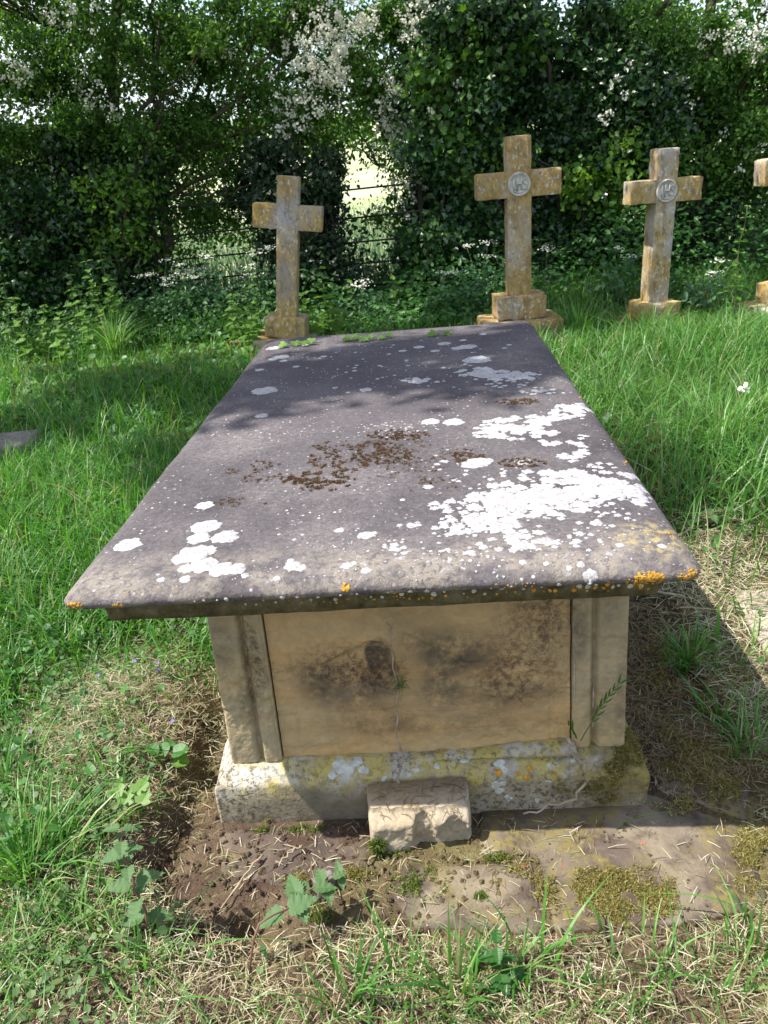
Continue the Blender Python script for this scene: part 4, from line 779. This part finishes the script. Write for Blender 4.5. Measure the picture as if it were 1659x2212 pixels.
scatter(bp, STRAW, P, frames(rdir(n)*.4+np.array([0, 0, 1]), rdir(n)*.4+np.array([1, 0, .6])), rng.uniform(.35, .8, n)); build(bp, 'brushwood_pile', M['straw'], loc=tuple(p), label='pile of pale cut stems beyond the fence at the right edge', cat='brush pile')

# ------------------------------------------------------------------ grass and ground cover
def tombfoot(x, y, m=0.): return (np.abs(x) < .49+m) & (y > -.06-m) & (y < 1.9+m)
def area(n, x0, x1, y0, y1): return rng.uniform(x0, x1, n), rng.uniform(y0, y1, n)
def inview(x, y, z=.15, pad=60):
    q = (np.stack([x, y, np.full(len(x), z)], -1)-CL) @ RM; d = -q[:, 2]; u = 829.5+1660*q[:, 0]/d; v = 1106-1660*q[:, 1]/d
    return (d > .2) & (u > -pad*13) & (u < 1659+pad*13) & (v < 2212+pad*9)
def lawn():
    mb = MB(); n = 150000; x, y = area(n, -5, 5.2, -.2, 7.2); xe, ye = area(46000, -2.6, -.5, -.3, 2.2); xf, yf = area(22000, 1.15, 3., -1.3, 1.2); xg, yg = area(22000, -3., -1.15, -1.3, .3); x = np.concatenate([x, xe, xf, xg]); y = np.concatenate([y, ye, yf, yg]); n = len(x); m = inview(x, y) & ~tombfoot(x, y, .01); d = apron(x, y)
    pz = np.exp(-(((x-PILE[0])/.24)**2+((y-PILE[1])/.28)**2)); keep = sst(.0, .2, d)*(1-.92*pz)*(1-.75*sst(.55, .2, y)*(x < 0)*(x > -1.2))*(1-.6*np.exp(-(((x+2.1)/.3)**2+((y-2.25)/.35)**2)))*(1-.85*sst(.45, .6, x)*sst(1.9, 1.3, x)*sst(1.5, 1.1, y))*np.clip(.7+1.4*fbm(x*2.2, y*2.2, 6, 3), .4, 1)*np.where(x > 0, 1, .8)*np.where(y < 3, 1, .8); m &= rng.random(n) < keep
    x, y = x[m], y[m]; n = len(x); P = np.stack([x, y, gz(x, y)-.005], -1)
    tall = sst(.6, 1.0, np.abs(x))*sst(.3, 1.2, y)*np.where(x > 0, 1.25, .72)*(1+.9*fbm(x*1.6, y*1.6, 2, 3)); tall = tall*(1-.8*sst(3.9, 4.6, y)*sst(5.7, 5.2, y)); h = rng.uniform(.05, .15, n)+tall*rng.uniform(.04, .24, n)
    r = x > .3
    for mk, mm, nm in ((r, 'lush', 'long_grass'), (~r, 'grass', 'lawn_grass')):
        mb = MB(); k = mk.sum(); blades(mb, P[mk], h[mk], rng.uniform(.0035, .0085, k)*(1+.25*(y[mk] > 3)), rng.uniform(0, 6.28, k), rng.uniform(.15, 1.25, k)); build(mb, nm, M[mm], kind='stuff')
    # broad weeds among the grass
    n = 20000; x, y = area(n, -5, 4.5, -.2, 7); xe, ye = area(5000, -2.4, -.5, -.2, 2.2); x = np.concatenate([x, xe]); y = np.concatenate([y, ye]); n = len(x); m = inview(x, y) & ~tombfoot(x, y, .02); d = apron(x, y); m &= rng.random(n) < sst(.02, .2, d)*(.25+.75*sst(-.12, .08, fbm(x*1.8+4, y*1.8, 3, 3)))*np.where(x < 0, 1, .5); x, y = x[m], y[m]; n = len(x)
    mb = MB(); P = np.stack([x, y, gz(x, y)+rng.uniform(.01, .10, n)], -1); nf = y < 2.2; fr = frames(rdir(n)*.55+np.array([0, -.1, 1]), rdir(n)); sz = rng.uniform(.025, .065, n)*(.42+.58*sst(.8, 2.6, y)); scatter(mb, HEART, P[nf], fr[nf], sz[nf]); scatter(mb, ROUND, P[~nf], fr[~nf], sz[~nf]); build(mb, 'ground_weeds', M['weed'], kind='stuff')
    # shaded weeds at the hedge foot
    n = 42000; x, y = area(n, -5, 5, 5.45, 7.4); m = rng.random(n) < np.clip(.5+1.5*fbm(x*1.5, y*2, 5), .1, 1); x, y = x[m], y[m]; n = len(x)
    hh = (.28+.75*np.clip(vn(x*1.7, y*1.7, 2)-.25, 0, 1))*sst(5.35, 6.1, y)*(1-.6*np.exp(-((x+.25)/.4)**2))*(1-.35*np.exp(-((x+2.2)/.8)**2))*(1+fbm(x*2, y*2, 2)); mb = MB(); P = np.stack([x, y, gz(x, y)+rng.random(n)*hh+.03], -1); scatter(mb, LEAF, P, frames(rdir(n)*.6+np.array([0, -.4, 1]), rdir(n)), rng.uniform(.03, .08, n)); build(mb, 'hedge_bottom_weeds', M['weed'], kind='stuff')
lawn()
def strawbed():
    def lay(n, fn, mat, nm, smin, smax, x0=-1.1, x1=1.15, y0=-.95, y1=1.9, zj=.02, tilt=.35, thick=1.):
        x, y = area(n, x0, x1, y0, y1); m = inview(x, y, .03) & ~tombfoot(x, y, .0) & (rng.random(n) < fn(x, y)); x, y = x[m], y[m]; n = len(x); mb = MB()
        P = np.stack([x, y, gz(x, y)+.004+rng.random(n)**2*zj], -1); hd = rdir(n); hd[:, 2] *= .25; T = STRAW[0]*np.array([thick, 1, 1]); scatter(mb, (T, STRAW[1]), P, frames(rdir(n)*tilt+np.array([0, 0, 1]), hd), rng.uniform(smin, smax, n)); build(mb, nm, M[mat], kind='stuff')
    dens = lambda x, y: np.clip(sst(-.05, .06, apron(x, y)), .05, 1)*(1-.85*sst(.2, .7, y))*np.clip(.75+1.6*fbm(x*5, y*5, 4, 4), .3, 1)*(1-.45*sst(-.35, -.65, x))
    lay(80000, dens, 'thatch', 'brown_thatch', .01, .032, zj=.015, y1=1.2); lay(100000, dens, 'straw', 'straw_clippings', .008, .04, zj=.03, y1=1.2, thick=.95)
    out = lambda x, y: dens(x, y)*((np.abs(x) > 1.1) | (y < -.9))
    lay(60000, out, 'thatch', 'brown_thatch', .015, .05, -2.3, 2.3, -1.5, 1.2, .02); lay(60000, out, 'straw', 'straw_clippings', .015, .06, -2.3, 2.3, -1.5, 1.2, .03)
    lay(15000, lambda x, y: sst(.12, -.02, apron(x, y))*.8+0*x, 'straw', 'straw_clippings', .006, .03, zj=.006, tilt=.15, thick=1.2)
    pile = lambda x, y: np.exp(-(((x-PILE[0])/.17)**2+((y-PILE[1])/.22)**2)); lay(26000, pile, 'thatch', 'brown_thatch', .008, .03, -1.2, -.3, -.3, .8, .04); lay(34000, pile, 'straw', 'straw_clippings', .008, .035, -1.2, -.3, -.3, .8, .05)
    lay(26000, lambda x, y: (apron(x, y) < .05)*(x > .5)*np.clip(.75+1.6*fbm(x*7, y*7, 2, 3), 0, 1), 'thatch', 'brown_thatch', .012, .05, .5, 1.2, .02, 1.6, .012)
    rs = lambda x, y: np.exp(-(((x-1.0)/.28)**2+((y-.85)/.5)**2))*(apron(x, y) > -.05); lay(24000, rs, 'straw', 'straw_clippings', .015, .06, .5, 1.7, -.2, 2.0, .03)
    # green and dry standing blades in front
    n = 9000; x, y = area(n, -1.1, 1., -.95, .5); d = apron(x, y); m = ~tombfoot(x, y, .03) & (rng.random(n) < sst(.02, .1, d)*np.clip(.32+1.8*fbm(x*5, y*5, 7, 3), .03, 1)*np.where(x < -.45, 2.6, 1)); x, y = x[m], y[m]; n = len(x); mb = MB()
    blades(mb, np.stack([x, y, gz(x, y)-.004], -1), rng.uniform(.03, .13, n), rng.uniform(.0022, .0048, n), rng.uniform(0, 6.28, n), rng.uniform(.3, 1.9, n), 4); build(mb, 'standing_grass', M['lush'], kind='stuff')
    n = 9500; x, y = area(n, -1.3, -.3, -.8, 1.2); m = ~tombfoot(x, y, .03) & (rng.random(n) < sst(.0, .1, apron(x, y))*np.clip(.3+2*fbm(x*6, y*6, 2, 3), 0, 1)); x, y = x[m], y[m]; n = len(x); mb = MB()
    scatter(mb, ROUND, np.stack([x, y, gz(x, y)+rng.uniform(.01, .06, n)], -1), frames(rdir(n)*.6+np.array([0, -.2, 1]), rdir(n)), rng.uniform(.008, .02, n)); build(mb, 'small_weeds', M['weed2'], kind='stuff')
    # moss cushions
    for mat, nm, spots in (('moss', 'yellow_moss', [(1320, 1935, 165, 70, 8500), (1120, 1880, 70, 40, 1500), (1625, 1830, 50, 45, 1500), (760, 1890, 50, 18, 350), (1480, 1600, 70, 110, 3500), (1540, 1480, 90, 90, 3500), (1440, 1420, 50, 80, 1800), (1560, 1680, 50, 70, 1600), (1450, 1740, 60, 25, 400), (620, 1900, 60, 20, 400), (1620, 1900, 50, 40, 700)]), ('gmoss', 'green_moss', [(900, 1905, 70, 40, 900), (1080, 1855, 40, 14, 350), (1040, 1935, 15, 8, 160), (620, 1790, 90, 10, 500), (700, 1975, 40, 20, 300), (900, 1990, 60, 12, 200)])):
        mb = MB()
        for u, v, ru, rv, n in spots:
            a = rng.uniform(0, 6.28, n); q = rng.random(n)**.6; pts = np.array([atz(u+ru*k*math.cos(t), v+rv*k*math.sin(t), .012)[:2] for k, t in zip(q, a)]); x, y = pts.T; m = (fbm(x*26, y*26, 3, 4)+.25*(.55-q) > -.12+.36*rng.random(n)) & ~tombfoot(x, y, -.01); x, y = x[m], y[m]; n = len(x)
            P = np.stack([x, y, np.maximum(gz(x, y), .010)+rng.random(n)*.006], -1); P = np.repeat(P, 5, 0)+rdir(5*n)*.004; scatter(mb, TRI, P, frames(rdir(5*n), rdir(5*n)*.9+np.array([0, 0, .5])), rng.uniform(.004, .009, 5*n))
        build(mb, nm, M[mat], kind='stuff')
    mb = MB(); n = 14000; x, y = area(n, -.8, 1., -.6, .9); m = ~tombfoot(x, y) & (apron(x, y) < .06); x, y = x[m], y[m]; n = len(x); s = rng.random(n)**3*.007+.0015
    O = (np.array([(1, 0, 0), (-1, 0, 0), (0, 1, 0), (0, -1, 0), (0, 0, 1), (0, 0, -.7)])*.5, [[(0, 2, 4), (2, 1, 4), (1, 3, 4), (3, 0, 4)]]); scatter(mb, O, np.stack([x, y, np.maximum(gz(x, y), .008)+s*.2], -1), frames(rdir(n)*.4+np.array([0, 0, 1]), rdir(n)), s*2); build(mb, 'soil_crumbs', M['soil'], kind='stuff')
strawbed()

# ------------------------------------------------------------------ single plants
LM = {}
def leaf_mesh(tmpl, key, mat):
    k = (key, mat)
    if k not in LM:
        mb = MB(); mb.add(tmpl[0], *tmpl[1]); LM[k] = mb.mesh('leaf', M[mat], False)
    return LM[k]
def put_leaf(root, me, p, d, nr, size, name='leaf'):
    R = frames(np.array([nr], float), np.array([d], float))[0]; o = link(name, me, root); o.matrix_local = Matrix.Translation(Vector(p)) @ Matrix(R.tolist()).to_4x4() @ Matrix.Scale(size, 4); return o
def leafy(name, label, cat, base, path, pairs, me, size, stem='stem', r=.003, droop=.3, group=None, start=.15, opp=True):
    root = thing(name, label, cat, tuple(base), group=group); q, rr = limb(path, r, r*.5, r*.8, 12); mb = MB(); mb.tube(q, rr, 6); build(mb, 'stem', M[stem], root, True)
    for i in range(pairs):
        t = start+(1-start)*i/max(1, pairs-1); p = np.array([np.interp(t, np.linspace(0, 1, 12), q[:, k]) for k in range(3)]); a = i*math.pi/2+random.uniform(-.3, .3)+random.random()*.4
        for s in ((0, math.pi) if opp else (0,)):
            d = np.array([math.cos(a+s), math.sin(a+s), random.uniform(-.35, .25)-droop*(1-t)]); put_leaf(root, me, p+d*.004, d, np.array([0, -.15, 1.])+rdir(1)[0]*.25, size*(1.05-.55*t)*random.uniform(.8, 1.15))
    return root
nm = leaf_mesh(NETTLE, 'nettle', 'nettle'); wn = leaf_mesh((LEAF[0]*np.array([.35, 1, 1]), LEAF[1]), 'narrow', 'weed')
def onground(u, v): p = atz(u, v); p[2] = float(gz(p[0], p[1])); return p
b = onground(350, 2080); leafy('nettle', 'bushy pale green nettle in the left foreground straw', 'nettle', b, [(0, 0, 0), (-.02, .02, .10), (-.04, .04, .17), (-.035, .06, .22)], 7, nm, .06, 'redstem', .0028, .15, 'nettles in the foreground')
b = onground(545, 2130); e = atz(735, 1890, .09)-b; leafy('nettle', 'trailing nettle shoot on a red stem reaching over the bare soil', 'nettle', b, [(0, 0, 0), tuple(np.array([.02, .03, .09])), tuple(e*.5+np.array([0, 0, .05])), tuple(e*.8+np.array([0, 0, .03])), tuple(e)], 6, nm, .068, 'redstem', .0025, .25, 'nettles in the foreground', .45)
b = onground(1085, 2160); leafy('nettle', 'small dark nettle tip among straw at the bottom edge', 'nettle', b, [(0, 0, 0), (.0, .01, .04), (-.005, .02, .09)], 4, leaf_mesh(NETTLE, 'n2', 'weed'), .06, 'stem', .0022, .1, 'nettles in the foreground', .2)
wm = leaf_mesh(HEART, 'round', 'fresh'); wd = leaf_mesh(LEAF, 'leaf', 'weed'); wf = leaf_mesh(LEAF, 'leaf', 'fresh'); sr = leaf_mesh(serrated(6, .42), 'ser', 'fresh')
for u, y, h, n, me, lb in [(215, 5.3, .62, 10, sr, 'sunlit nettle-like stem directly behind the tall bright grass tuft'), (255, 5.4, .6, 9, sr, 'bright leafy stem just right of the sunlit one behind the grass tuft'), (160, 5.9, .62, 9, sr, 'leafy stem in the shade left of the tallest bright stem'), (110, 5.0, .42, 8, sr, 'low leafy stem left of the bright grass tuft'), (10, 5.6, .62, 9, sr, 'leafy stem cut off by the left picture edge'), (520, 4.8, .4, 8, sr, 'lowest leafy weed left of the smallest cross, nearest the slab'), (560, 5.25, .62, 9, sr, 'tall garlic mustard stem touching the left side of the smallest cross'), (720, 5.0, .4, 7, sr, 'low leafy weed right of the smallest cross, nearest the slab'), (540, 5.0, .55, 9, sr, 'leafy garlic mustard stems just left of the smallest cross'), (505, 5.3, .42, 7, sr, 'shorter leafy weed left of the garlic mustard near the smallest cross'), (705, 5.35, .58, 9, wm, 'pale round-leaved stalk right of the smallest cross'), (665, 5.2, .4, 7, wm, 'low leafy stalk touching the right side of the smallest cross'),
                           (205, 5.6, .75, 11, sr, 'tall bright nettle clump stem left of the long grass tuft'), (235, 5.7, .8, 11, sr, 'tallest bright leafy stem at the left under the dark ivy'), (175, 5.5, .55, 9, sr, 'bright leafy stem leaning at left below the thicket'), (30, 5.2, .55, 9, sr, 'leafy stem nearest the left edge under the ivy'), (80, 5.3, .45, 8, sr, 'sunlit leafy stem second from the left edge'),
                           (1590, 4.6, .85, 10, wf, 'tall thin yellow-green stalk in the right-hand grass'), (1570, 4.9, .5, 7, wf, 'short leafy stalk beside the tall thin one at right'), (1090, 6.4, .45, 5, wm, 'broad-leaved sapling behind the tallest cross'), (1145, 6.3, .55, 5, wm, 'broad-leaved sapling right of the tallest cross shaft'), (760, 6.2, .35, 6, wm, 'broad-leaved weed at the foot of the hedge gap'), (860, 6.1, .35, 6, wm, 'round-leaved weed below the blossoming hawthorn')]:
    x = aty(u, 650, y)[0]; z = float(gz(x, y)); leafy('leafy_weed', lb, 'weed', (x, y, z), [(0, 0, 0), (random.uniform(-.03, .03), 0, h*.5), (random.uniform(-.06, .06), random.uniform(-.05, .05), h)], n, me, .125 if me is not wf else .08, 'stem', .005, .2, 'leafy weeds around the crosses')
# cow parsley
def parsley(u, y, h, lb, heads=3):
    x = aty(u, 640, y)[0]; z = float(gz(x, y)); root = thing('cow_parsley', lb, 'wildflower', (x, y, z), group='cow parsley along the hedge foot'); mb = MB(); tops = []
    for k in range(heads):
        t = np.array([random.uniform(-.14, .14), random.uniform(-.1, .1), h*random.uniform(.75, 1.05)]); q, r = limb([(0, 0, 0), t*np.array([.35, .35, .6]), t], .004, .002, .006, 8); mb.tube(q, r, 5); tops.append(t)
    build(mb, 'stem', M['stem'], root, True)
    for t in tops:
        f = MB(); n = 26; P = t+rng.normal(0, 1, (n, 3))*np.array([.045, .045, .008])+np.array([0, 0, .012]); scatter(f, FLOWER, P, frames(rdir(n)*.4+np.array([0, -.3, 1]), rdir(n)), rng.uniform(.012, .022, n)); build(f, 'flower_head', M['blossom'], root, kind='stuff')
    f = MB(); n = 150; P = rng.normal(0, 1, (n, 3))*np.array([.13, .11, h*.2])+np.array([0, 0, h*.4]); P[:, 2] = np.abs(P[:, 2]); scatter(f, LEAF, P, frames(rdir(n)*.6+np.array([0, -.3, 1]), rdir(n)), rng.uniform(.03, .07, n)); build(f, 'leaves', M['bluegreen'], root, kind='stuff')
for u, y, h, lb in [(345, 6.2, .62, 'cow parsley with white heads left of the leaning tree base'), (375, 6.0, .5, 'low cow parsley with white heads, nearest the dark trunk at left'), (430, 6.3, .6, 'cow parsley in white flower midway between trunk and smallest cross'), (470, 6.4, .68, 'tallest cow parsley heads below the lower fence rail'), (520, 6.2, .52, 'cow parsley close to the left of the smallest cross'), (575, 6.3, .66, 'cow parsley right beside the shaft of the smallest cross'),
                    (420, 6.6, .5, 'white flower heads low in the shade behind the cow parsley row'), (1040, 5.9, .6, 'feathery blue-green parsley left of the tallest cross base'), (990, 5.8, .5, 'feathery parsley clump in shade under the ivy-clad tree'), (1075, 6.1, .5, 'feathery green clump touching the tallest cross shaft'), (1330, 5.6, .55, 'feathery clump left of the leaning cross base'), (1520, 5.2, .4, 'white flat flower head in the grass right of the leaning cross'), (1180, 6.3, .45, 'white flower heads in the dark right of the tallest cross'), (780, 6.0, .35, 'small white flowers in the shade of the hedge gap')]:
    parsley(u, y, h, lb, 2 if u > 900 else 3)
# long tufts of grass that stand out from the lawn
def tuft(u, v, n, h, lb, mat='lush', spread=.09, w=.008):
    p = onground(u, v); root = thing('grass_tuft', lb, 'grass tuft', tuple(p), group='tall grass tufts'); mb = MB(); a = rng.uniform(0, 6.28, n); r = rng.random(n)*spread
    blades(mb, np.stack([r*np.cos(a), r*np.sin(a), np.full(n, -.01)], -1), rng.uniform(.5, 1.1, n)*h, rng.uniform(.6, 1.2, n)*w, a+rng.normal(0, .5, n), rng.uniform(.15, 1.0, n), 5); build(mb, 'blades', M[mat], root, kind='stuff')
tuft(250, 775, 170, .52, 'tall bright tuft of grass in sun at left of the smallest cross'); tuft(1545, 985, 260, .36, 'arching pale tuft of long grass at right of the slab', spread=.14); tuft(1640, 920, 200, .36, 'pale arching grass at the right edge behind the arching tuft', spread=.14); tuft(1490, 1440, 110, .15, 'short green tuft in shade right of the tomb', spread=.07, w=.006); tuft(1250, 720, 150, .4, 'long grass hiding the step of the tallest cross', spread=.16); tuft(1400, 735, 150, .36, 'long grass in front of the leaning cross', spread=.2); tuft(80, 1950, 160, .2, 'bright tuft of grass at the lower left edge', spread=.1, w=.006); tuft(990, 2170, 40, .18, 'grass blades rising at the bottom centre', spread=.06, w=.007); tuft(760, 2185, 40, .16, 'green tuft among straw left of bottom centre', spread=.05, w=.006); tuft(1250, 2195, 30, .12, 'green blades in the lower right straw', spread=.12, w=.006); tuft(1630, 2090, 35, .12, 'green tuft at the lower right edge', spread=.07, w=.006); tuft(30, 1330, 120, .22, 'green tuft at the left edge below the kerb stone', 'grass', .12, .007); tuft(840, 880, 5, .1, 'short sprig behind the slab', 'grass', .02)
for u, v, n, h, lb, sp, wd in [(30, 1770, 70, .2, 'sunlit tuft at the left edge above the lower left one', .08, .006), (150, 1860, 60, .15, 'tuft of green blades left of the bushy nettle', .07, .006), (195, 2060, 50, .12, 'short tuft between the nettle and the left edge', .08, .005), (60, 2130, 60, .12, 'low tuft in the bottom left corner', .1, .005), (330, 2150, 45, .12, 'tuft of pale blades under the bushy nettle', .07, .005), (880, 2140, 26, .12, 'pale tuft below the flint and left of the bottom centre blades', .07, .006), (1110, 2125, 28, .15, 'broad blades fanning out in front of the middle paving', .07, .007), (1400, 2110, 18, .11, 'thin tuft in straw below the right paving stone', .08, .005), (1550, 2170, 24, .11, 'tuft near the bottom right corner', .1, .006), (30, 1560, 70, .2, 'tuft at the left edge beside the straw heap', .1, .006), (160, 1450, 60, .2, 'tall blades behind the straw heap on the left', .12, .006), (1560, 1560, 50, .14, 'green tuft at the right edge of the bare soil', .07, .005), (1620, 1640, 50, .14, 'green tuft at the right edge beside the paving', .07, .005)]:
    tuft(u, v, n, h, lb, 'lush', sp, wd)
def blade(u, v, h, az, bend, lb, w=.007):
    p = onground(u, v); mb = MB(); blades(mb, np.zeros((1, 3)), np.array([h]), np.array([w]), np.array([az]), np.array([bend]), 9); build(mb, 'grass_stalk', M['lush'], loc=tuple(p), label=lb, cat='grass blade', group='single long grass blades')
blade(850, 2130, .2, 2.2, .5, 'long dark blade crossing the soil below the broken block'); blade(1170, 2090, .21, 1.2, .25, 'upright bluish blade in front of the middle paving stone'); blade(1200, 2110, .18, .7, .9, 'blade leaning right across the paving edge'); blade(1600, 1995, .12, 3.0, 1.6, 'blade lying over the right paving stone'); blade(1330, 1800, .08, .2, 1.7, 'dark curved blade lying in the slab shadow'); blade(1545, 1400, .13, 1.4, .15, 'broad pale blade standing in shade right of the slab', .012); blade(1300, 2020, .1, 2.4, .5, 'short blade at the middle of the paving front')
# ivy sprigs over the far edge of the slab
ivm = leaf_mesh(IVY, 'ivy', 'fresh')
for u, v, k, lb in [(655, 741, 4, 'pale ivy sprig on the far left edge of the slab'), (800, 729, 6, 'row of pale ivy leaves over the middle of the slab far edge'), (960, 718, 2, 'single ivy sprig on the far right of the slab edge')]:
    h = SB.ray_cast(CAM_LOC, Vector(ray(u, v+7)).normalized(), 30); p = np.array(h[0]) if h[0] else aty(u, v, 2.0); root = thing('ivy_sprig', lb, 'ivy', tuple(p), group='ivy sprigs on the slab edge')
    mb = MB(); q, r = limb([(-.04*k/2, .03, .0), (0, 0, .012), (.04*k/2, .03, .005)], .0018, .0012, .002, 8); mb.tube(q, r, 5); build(mb, 'stem', M['stem'], root)
    for i in range(k): put_leaf(root, ivm, (-.018*k+.036*i, .01+random.uniform(-.02, .02), .012+random.random()*.012), (random.uniform(-1, 1), -.6, .1), (random.uniform(-.3, .3), -.5, 1), random.uniform(.03, .045))
# bramble shoots right of the slab
brm = leaf_mesh(serrated(7, .4), 'bram', 'nettle')
for pts, n, lb in [([(1470, 1090), (1560, 1030), (1659, 1010), (1720, 990)], 6, 'bramble shoot with pale leaves arching over straw at right'), ([(1400, 980), (1480, 930), (1540, 880)], 5, 'bramble shoot close to the slab edge in green shade'), ([(1490, 1120), (1540, 1110), (1590, 1090)], 4, 'short bramble twig with drooping leaves on the straw')]:
    P = [atz(u, v, .06+.05*i/len(pts)) for i, (u, v) in enumerate(pts)]; b = onground(*pts[0]); leafy('bramble_shoot', lb, 'bramble', b, [tuple(np.array(q)-b) for q in P], n, brm, .065, 'redstem', .0035, .2, 'bramble shoots right of the tomb', .2, True)
# dead stem climbing the front panel, root at the right pilaster, twigs
def stem_thing(name, lb, cat, pts, r0, r1, mat='dry', side=0):
    root = thing(name, lb, cat, tuple(pts[0])); b = np.array(pts[0]); q, r = limb(pts, r0, r1, .003, 22); mb = MB(); mb.tube(q-b, r, 7); build(mb, 'main_stem', M[mat], root, True)
    for k in range(side):
        i = rng.integers(3, 20); d = np.array([random.uniform(-1, 1), -.15, random.uniform(.3, 1)])*random.uniform(.02, .05); qq, rr = limb([q[i], q[i]+d*.5+np.array([.003, 0, 0]), q[i]+d], r1, r1*.4, .002, 6); mb = MB(); mb.tube(qq-b, rr, 5); build(mb, 'side_stem', M[mat], root, True)
    return root
yb = lambda u, v, y: aty(u, v, y)
cs = stem_thing('climbing_stem', 'thin dry ivy stem climbing the middle of the front panel', 'dead stem', [yb(862, 1712, -.05), yb(862, 1670, -.045), yb(866, 1640, -.02), yb(862, 1580, .0), yb(858, 1500, .0), yb(852, 1440, .0), yb(845, 1380, .004), yb(835, 1345, .006)], .0034, .0012, 'dry', 7)
mb = MB(); P = yb(862, 1478, -.006)-np.array(cs.location); n = 70; scatter(mb, STRAW, P+rng.normal(0, 1, (n, 3))*np.array([.012, .004, .012]), frames(rdir(n), rdir(n)), rng.uniform(.01, .03, n)); build(mb, 'leaf_tuft', M['weed'], cs, kind='stuff')
stem_thing('ivy_root', 'pale twisting ivy root hanging over the right end of the plinth', 'root', [yb(1226, 1592, -.01), yb(1232, 1620, -.035), yb(1262, 1650, -.05), yb(1266, 1690, -.058), yb(1240, 1725, -.065), yb(1180, 1748, -.075), yb(1130, 1758, -.085)], .0045, .0018, 'dry', 3)
sp = yb(1255, 1600, -.02); wr = thing('weed_sprig', 'dark green narrow-leaved sprig growing from the right pilaster joint', 'weed', tuple(sp)); q, r = limb([(0, 0, 0), yb(1290, 1540, -.03)-sp, yb(1335, 1478, -.035)-sp], .0016, .0008, .001, 10); mb = MB(); mb.tube(q, r, 5); build(mb, 'stem', M['stem'], wr)
for i in range(3, 10):
    for s in (-1, 1): put_leaf(wr, wn, q[i], (.5+s*.3, -.1, .7-s*.35), (s*.2, -1, .2), random.uniform(.02, .03))
for i in range(4): put_leaf(wr, wn, (-.01-.006*i, -.004, .012*i+.008), (random.uniform(-.6, .2), -.1, 1), (.2, -1, 0), random.uniform(.02, .035))
for a, bq, r, lb in [((570, 1860), (480, 1975), .0028, 'pale dry twig lying on the left paving'), ((655, 1840), (605, 1885), .003, 'thick straw stalk on the purple paving'), ((1380, 1296), (1475, 1312), .006, 'grey stick under the right overhang of the slab'), ((1490, 1085), (1590, 1000), .004, 'light broken stem on straw right of the slab'), ((800, 1868), (850, 1846), .0022, 'bent straw at the foot of the broken block')]:
    p0, p1 = onground(*a)+np.array([0, 0, .012]), onground(*bq)+np.array([0, 0, .012]); q, rr = limb([p0, (p0+p1)/2+np.array([0, .004, .004]), p1], r, r*.6, .002, 10); mb = MB(); mb.tube(q-p0, rr, 6); build(mb, 'twig', M['dry'], None, True, loc=tuple(p0), label=lb, cat='twig', group='twigs lying about the tomb')
# violets and a pale flower
vm = MB(); vm.add(FLOWER[0], *FLOWER[1]); vme = vm.mesh('petals', M['violet'])
for i, (u, v, lb) in enumerate([(245, 1562, 'violet flower highest on the left straw'), (590/1.659*.6+153, 1525, 'violet flower at the back of the left straw heap'), (367, 1545, 'violet flower at the right of the straw heap'), (318, 1522, 'violet flower on top of the straw heap'), (396, 1642, 'violet flower above the broad green leaves'), (100, 1668, 'violet flower farthest left near grass'), (345, 1790, 'violet flower near the edge of the bare soil')]):
    p = onground(u, v); root = thing('violet', lb, 'flower', tuple(p), group='violets on the straw heap'); mb = MB(); mb.tube([(0, 0, 0), (.002, 0, .03), (0, -.004, .055)], .0009, 5); build(mb, 'stem', M['stem'], root); put_leaf(root, vme, (0, -.006, .056), (1, 0, .2), (0, -.8, .6), .010, 'petals')
p = onground(1590, 960); root = thing('white_flower', 'small white four-petalled flower in the long grass at right', 'flower', tuple(p)); mb = MB(); mb.tube([(0, 0, 0), (.01, 0, .12), (0, -.01, .22)], .0018, 5); build(mb, 'stem', M['stem'], root)
pm_ = leaf_mesh(ROUND, 'petal', 'blossom')
for k in range(9): a = k*2.4; put_leaf(root, pm_, (.012*math.cos(a*1.7), -.01+.01*math.sin(a*1.7), .22+.004*k), (math.cos(a), math.sin(a), .3), (0, -.6, 1), .022, 'petal')
# broad leaves by the left of the plinth and young ivy leaves
bl = leaf_mesh(HEART, 'broad', 'fresh'); vb = [(390, 1700, .05), (370, 1690, .045), (345, 1700, .04), (395, 1680, .045)]
p = onground(375, 1700); root = thing('broad_leaved_weed', 'broad dark green leaves beside the left end of the plinth', 'weed', tuple(p))
for u, v, s in vb:
    for k in range(2): put_leaf(root, leaf_mesh(HEART, 'broadw', 'weed') if k else bl, onground(u, v)-p+np.array([0, 0, .03+.02*k]), (random.uniform(-1, 1), random.uniform(-1, .3), .2), (random.uniform(-.3, .3), -.3, 1), s*.85)
p = onground(315, 1805); root = thing('ivy_seedling', 'bright young ivy leaves at the edge of the bare soil, lower left', 'ivy', tuple(p))
for dx, dy, s in ((-.045, .0, .05), (.0, .01, .05), (-.02, -.02, .04), (.02, -.02, .04)): put_leaf(root, ivm, (dx, dy, .05), (random.uniform(-.6, .6), .5, .2), (0, -.5, 1), s)
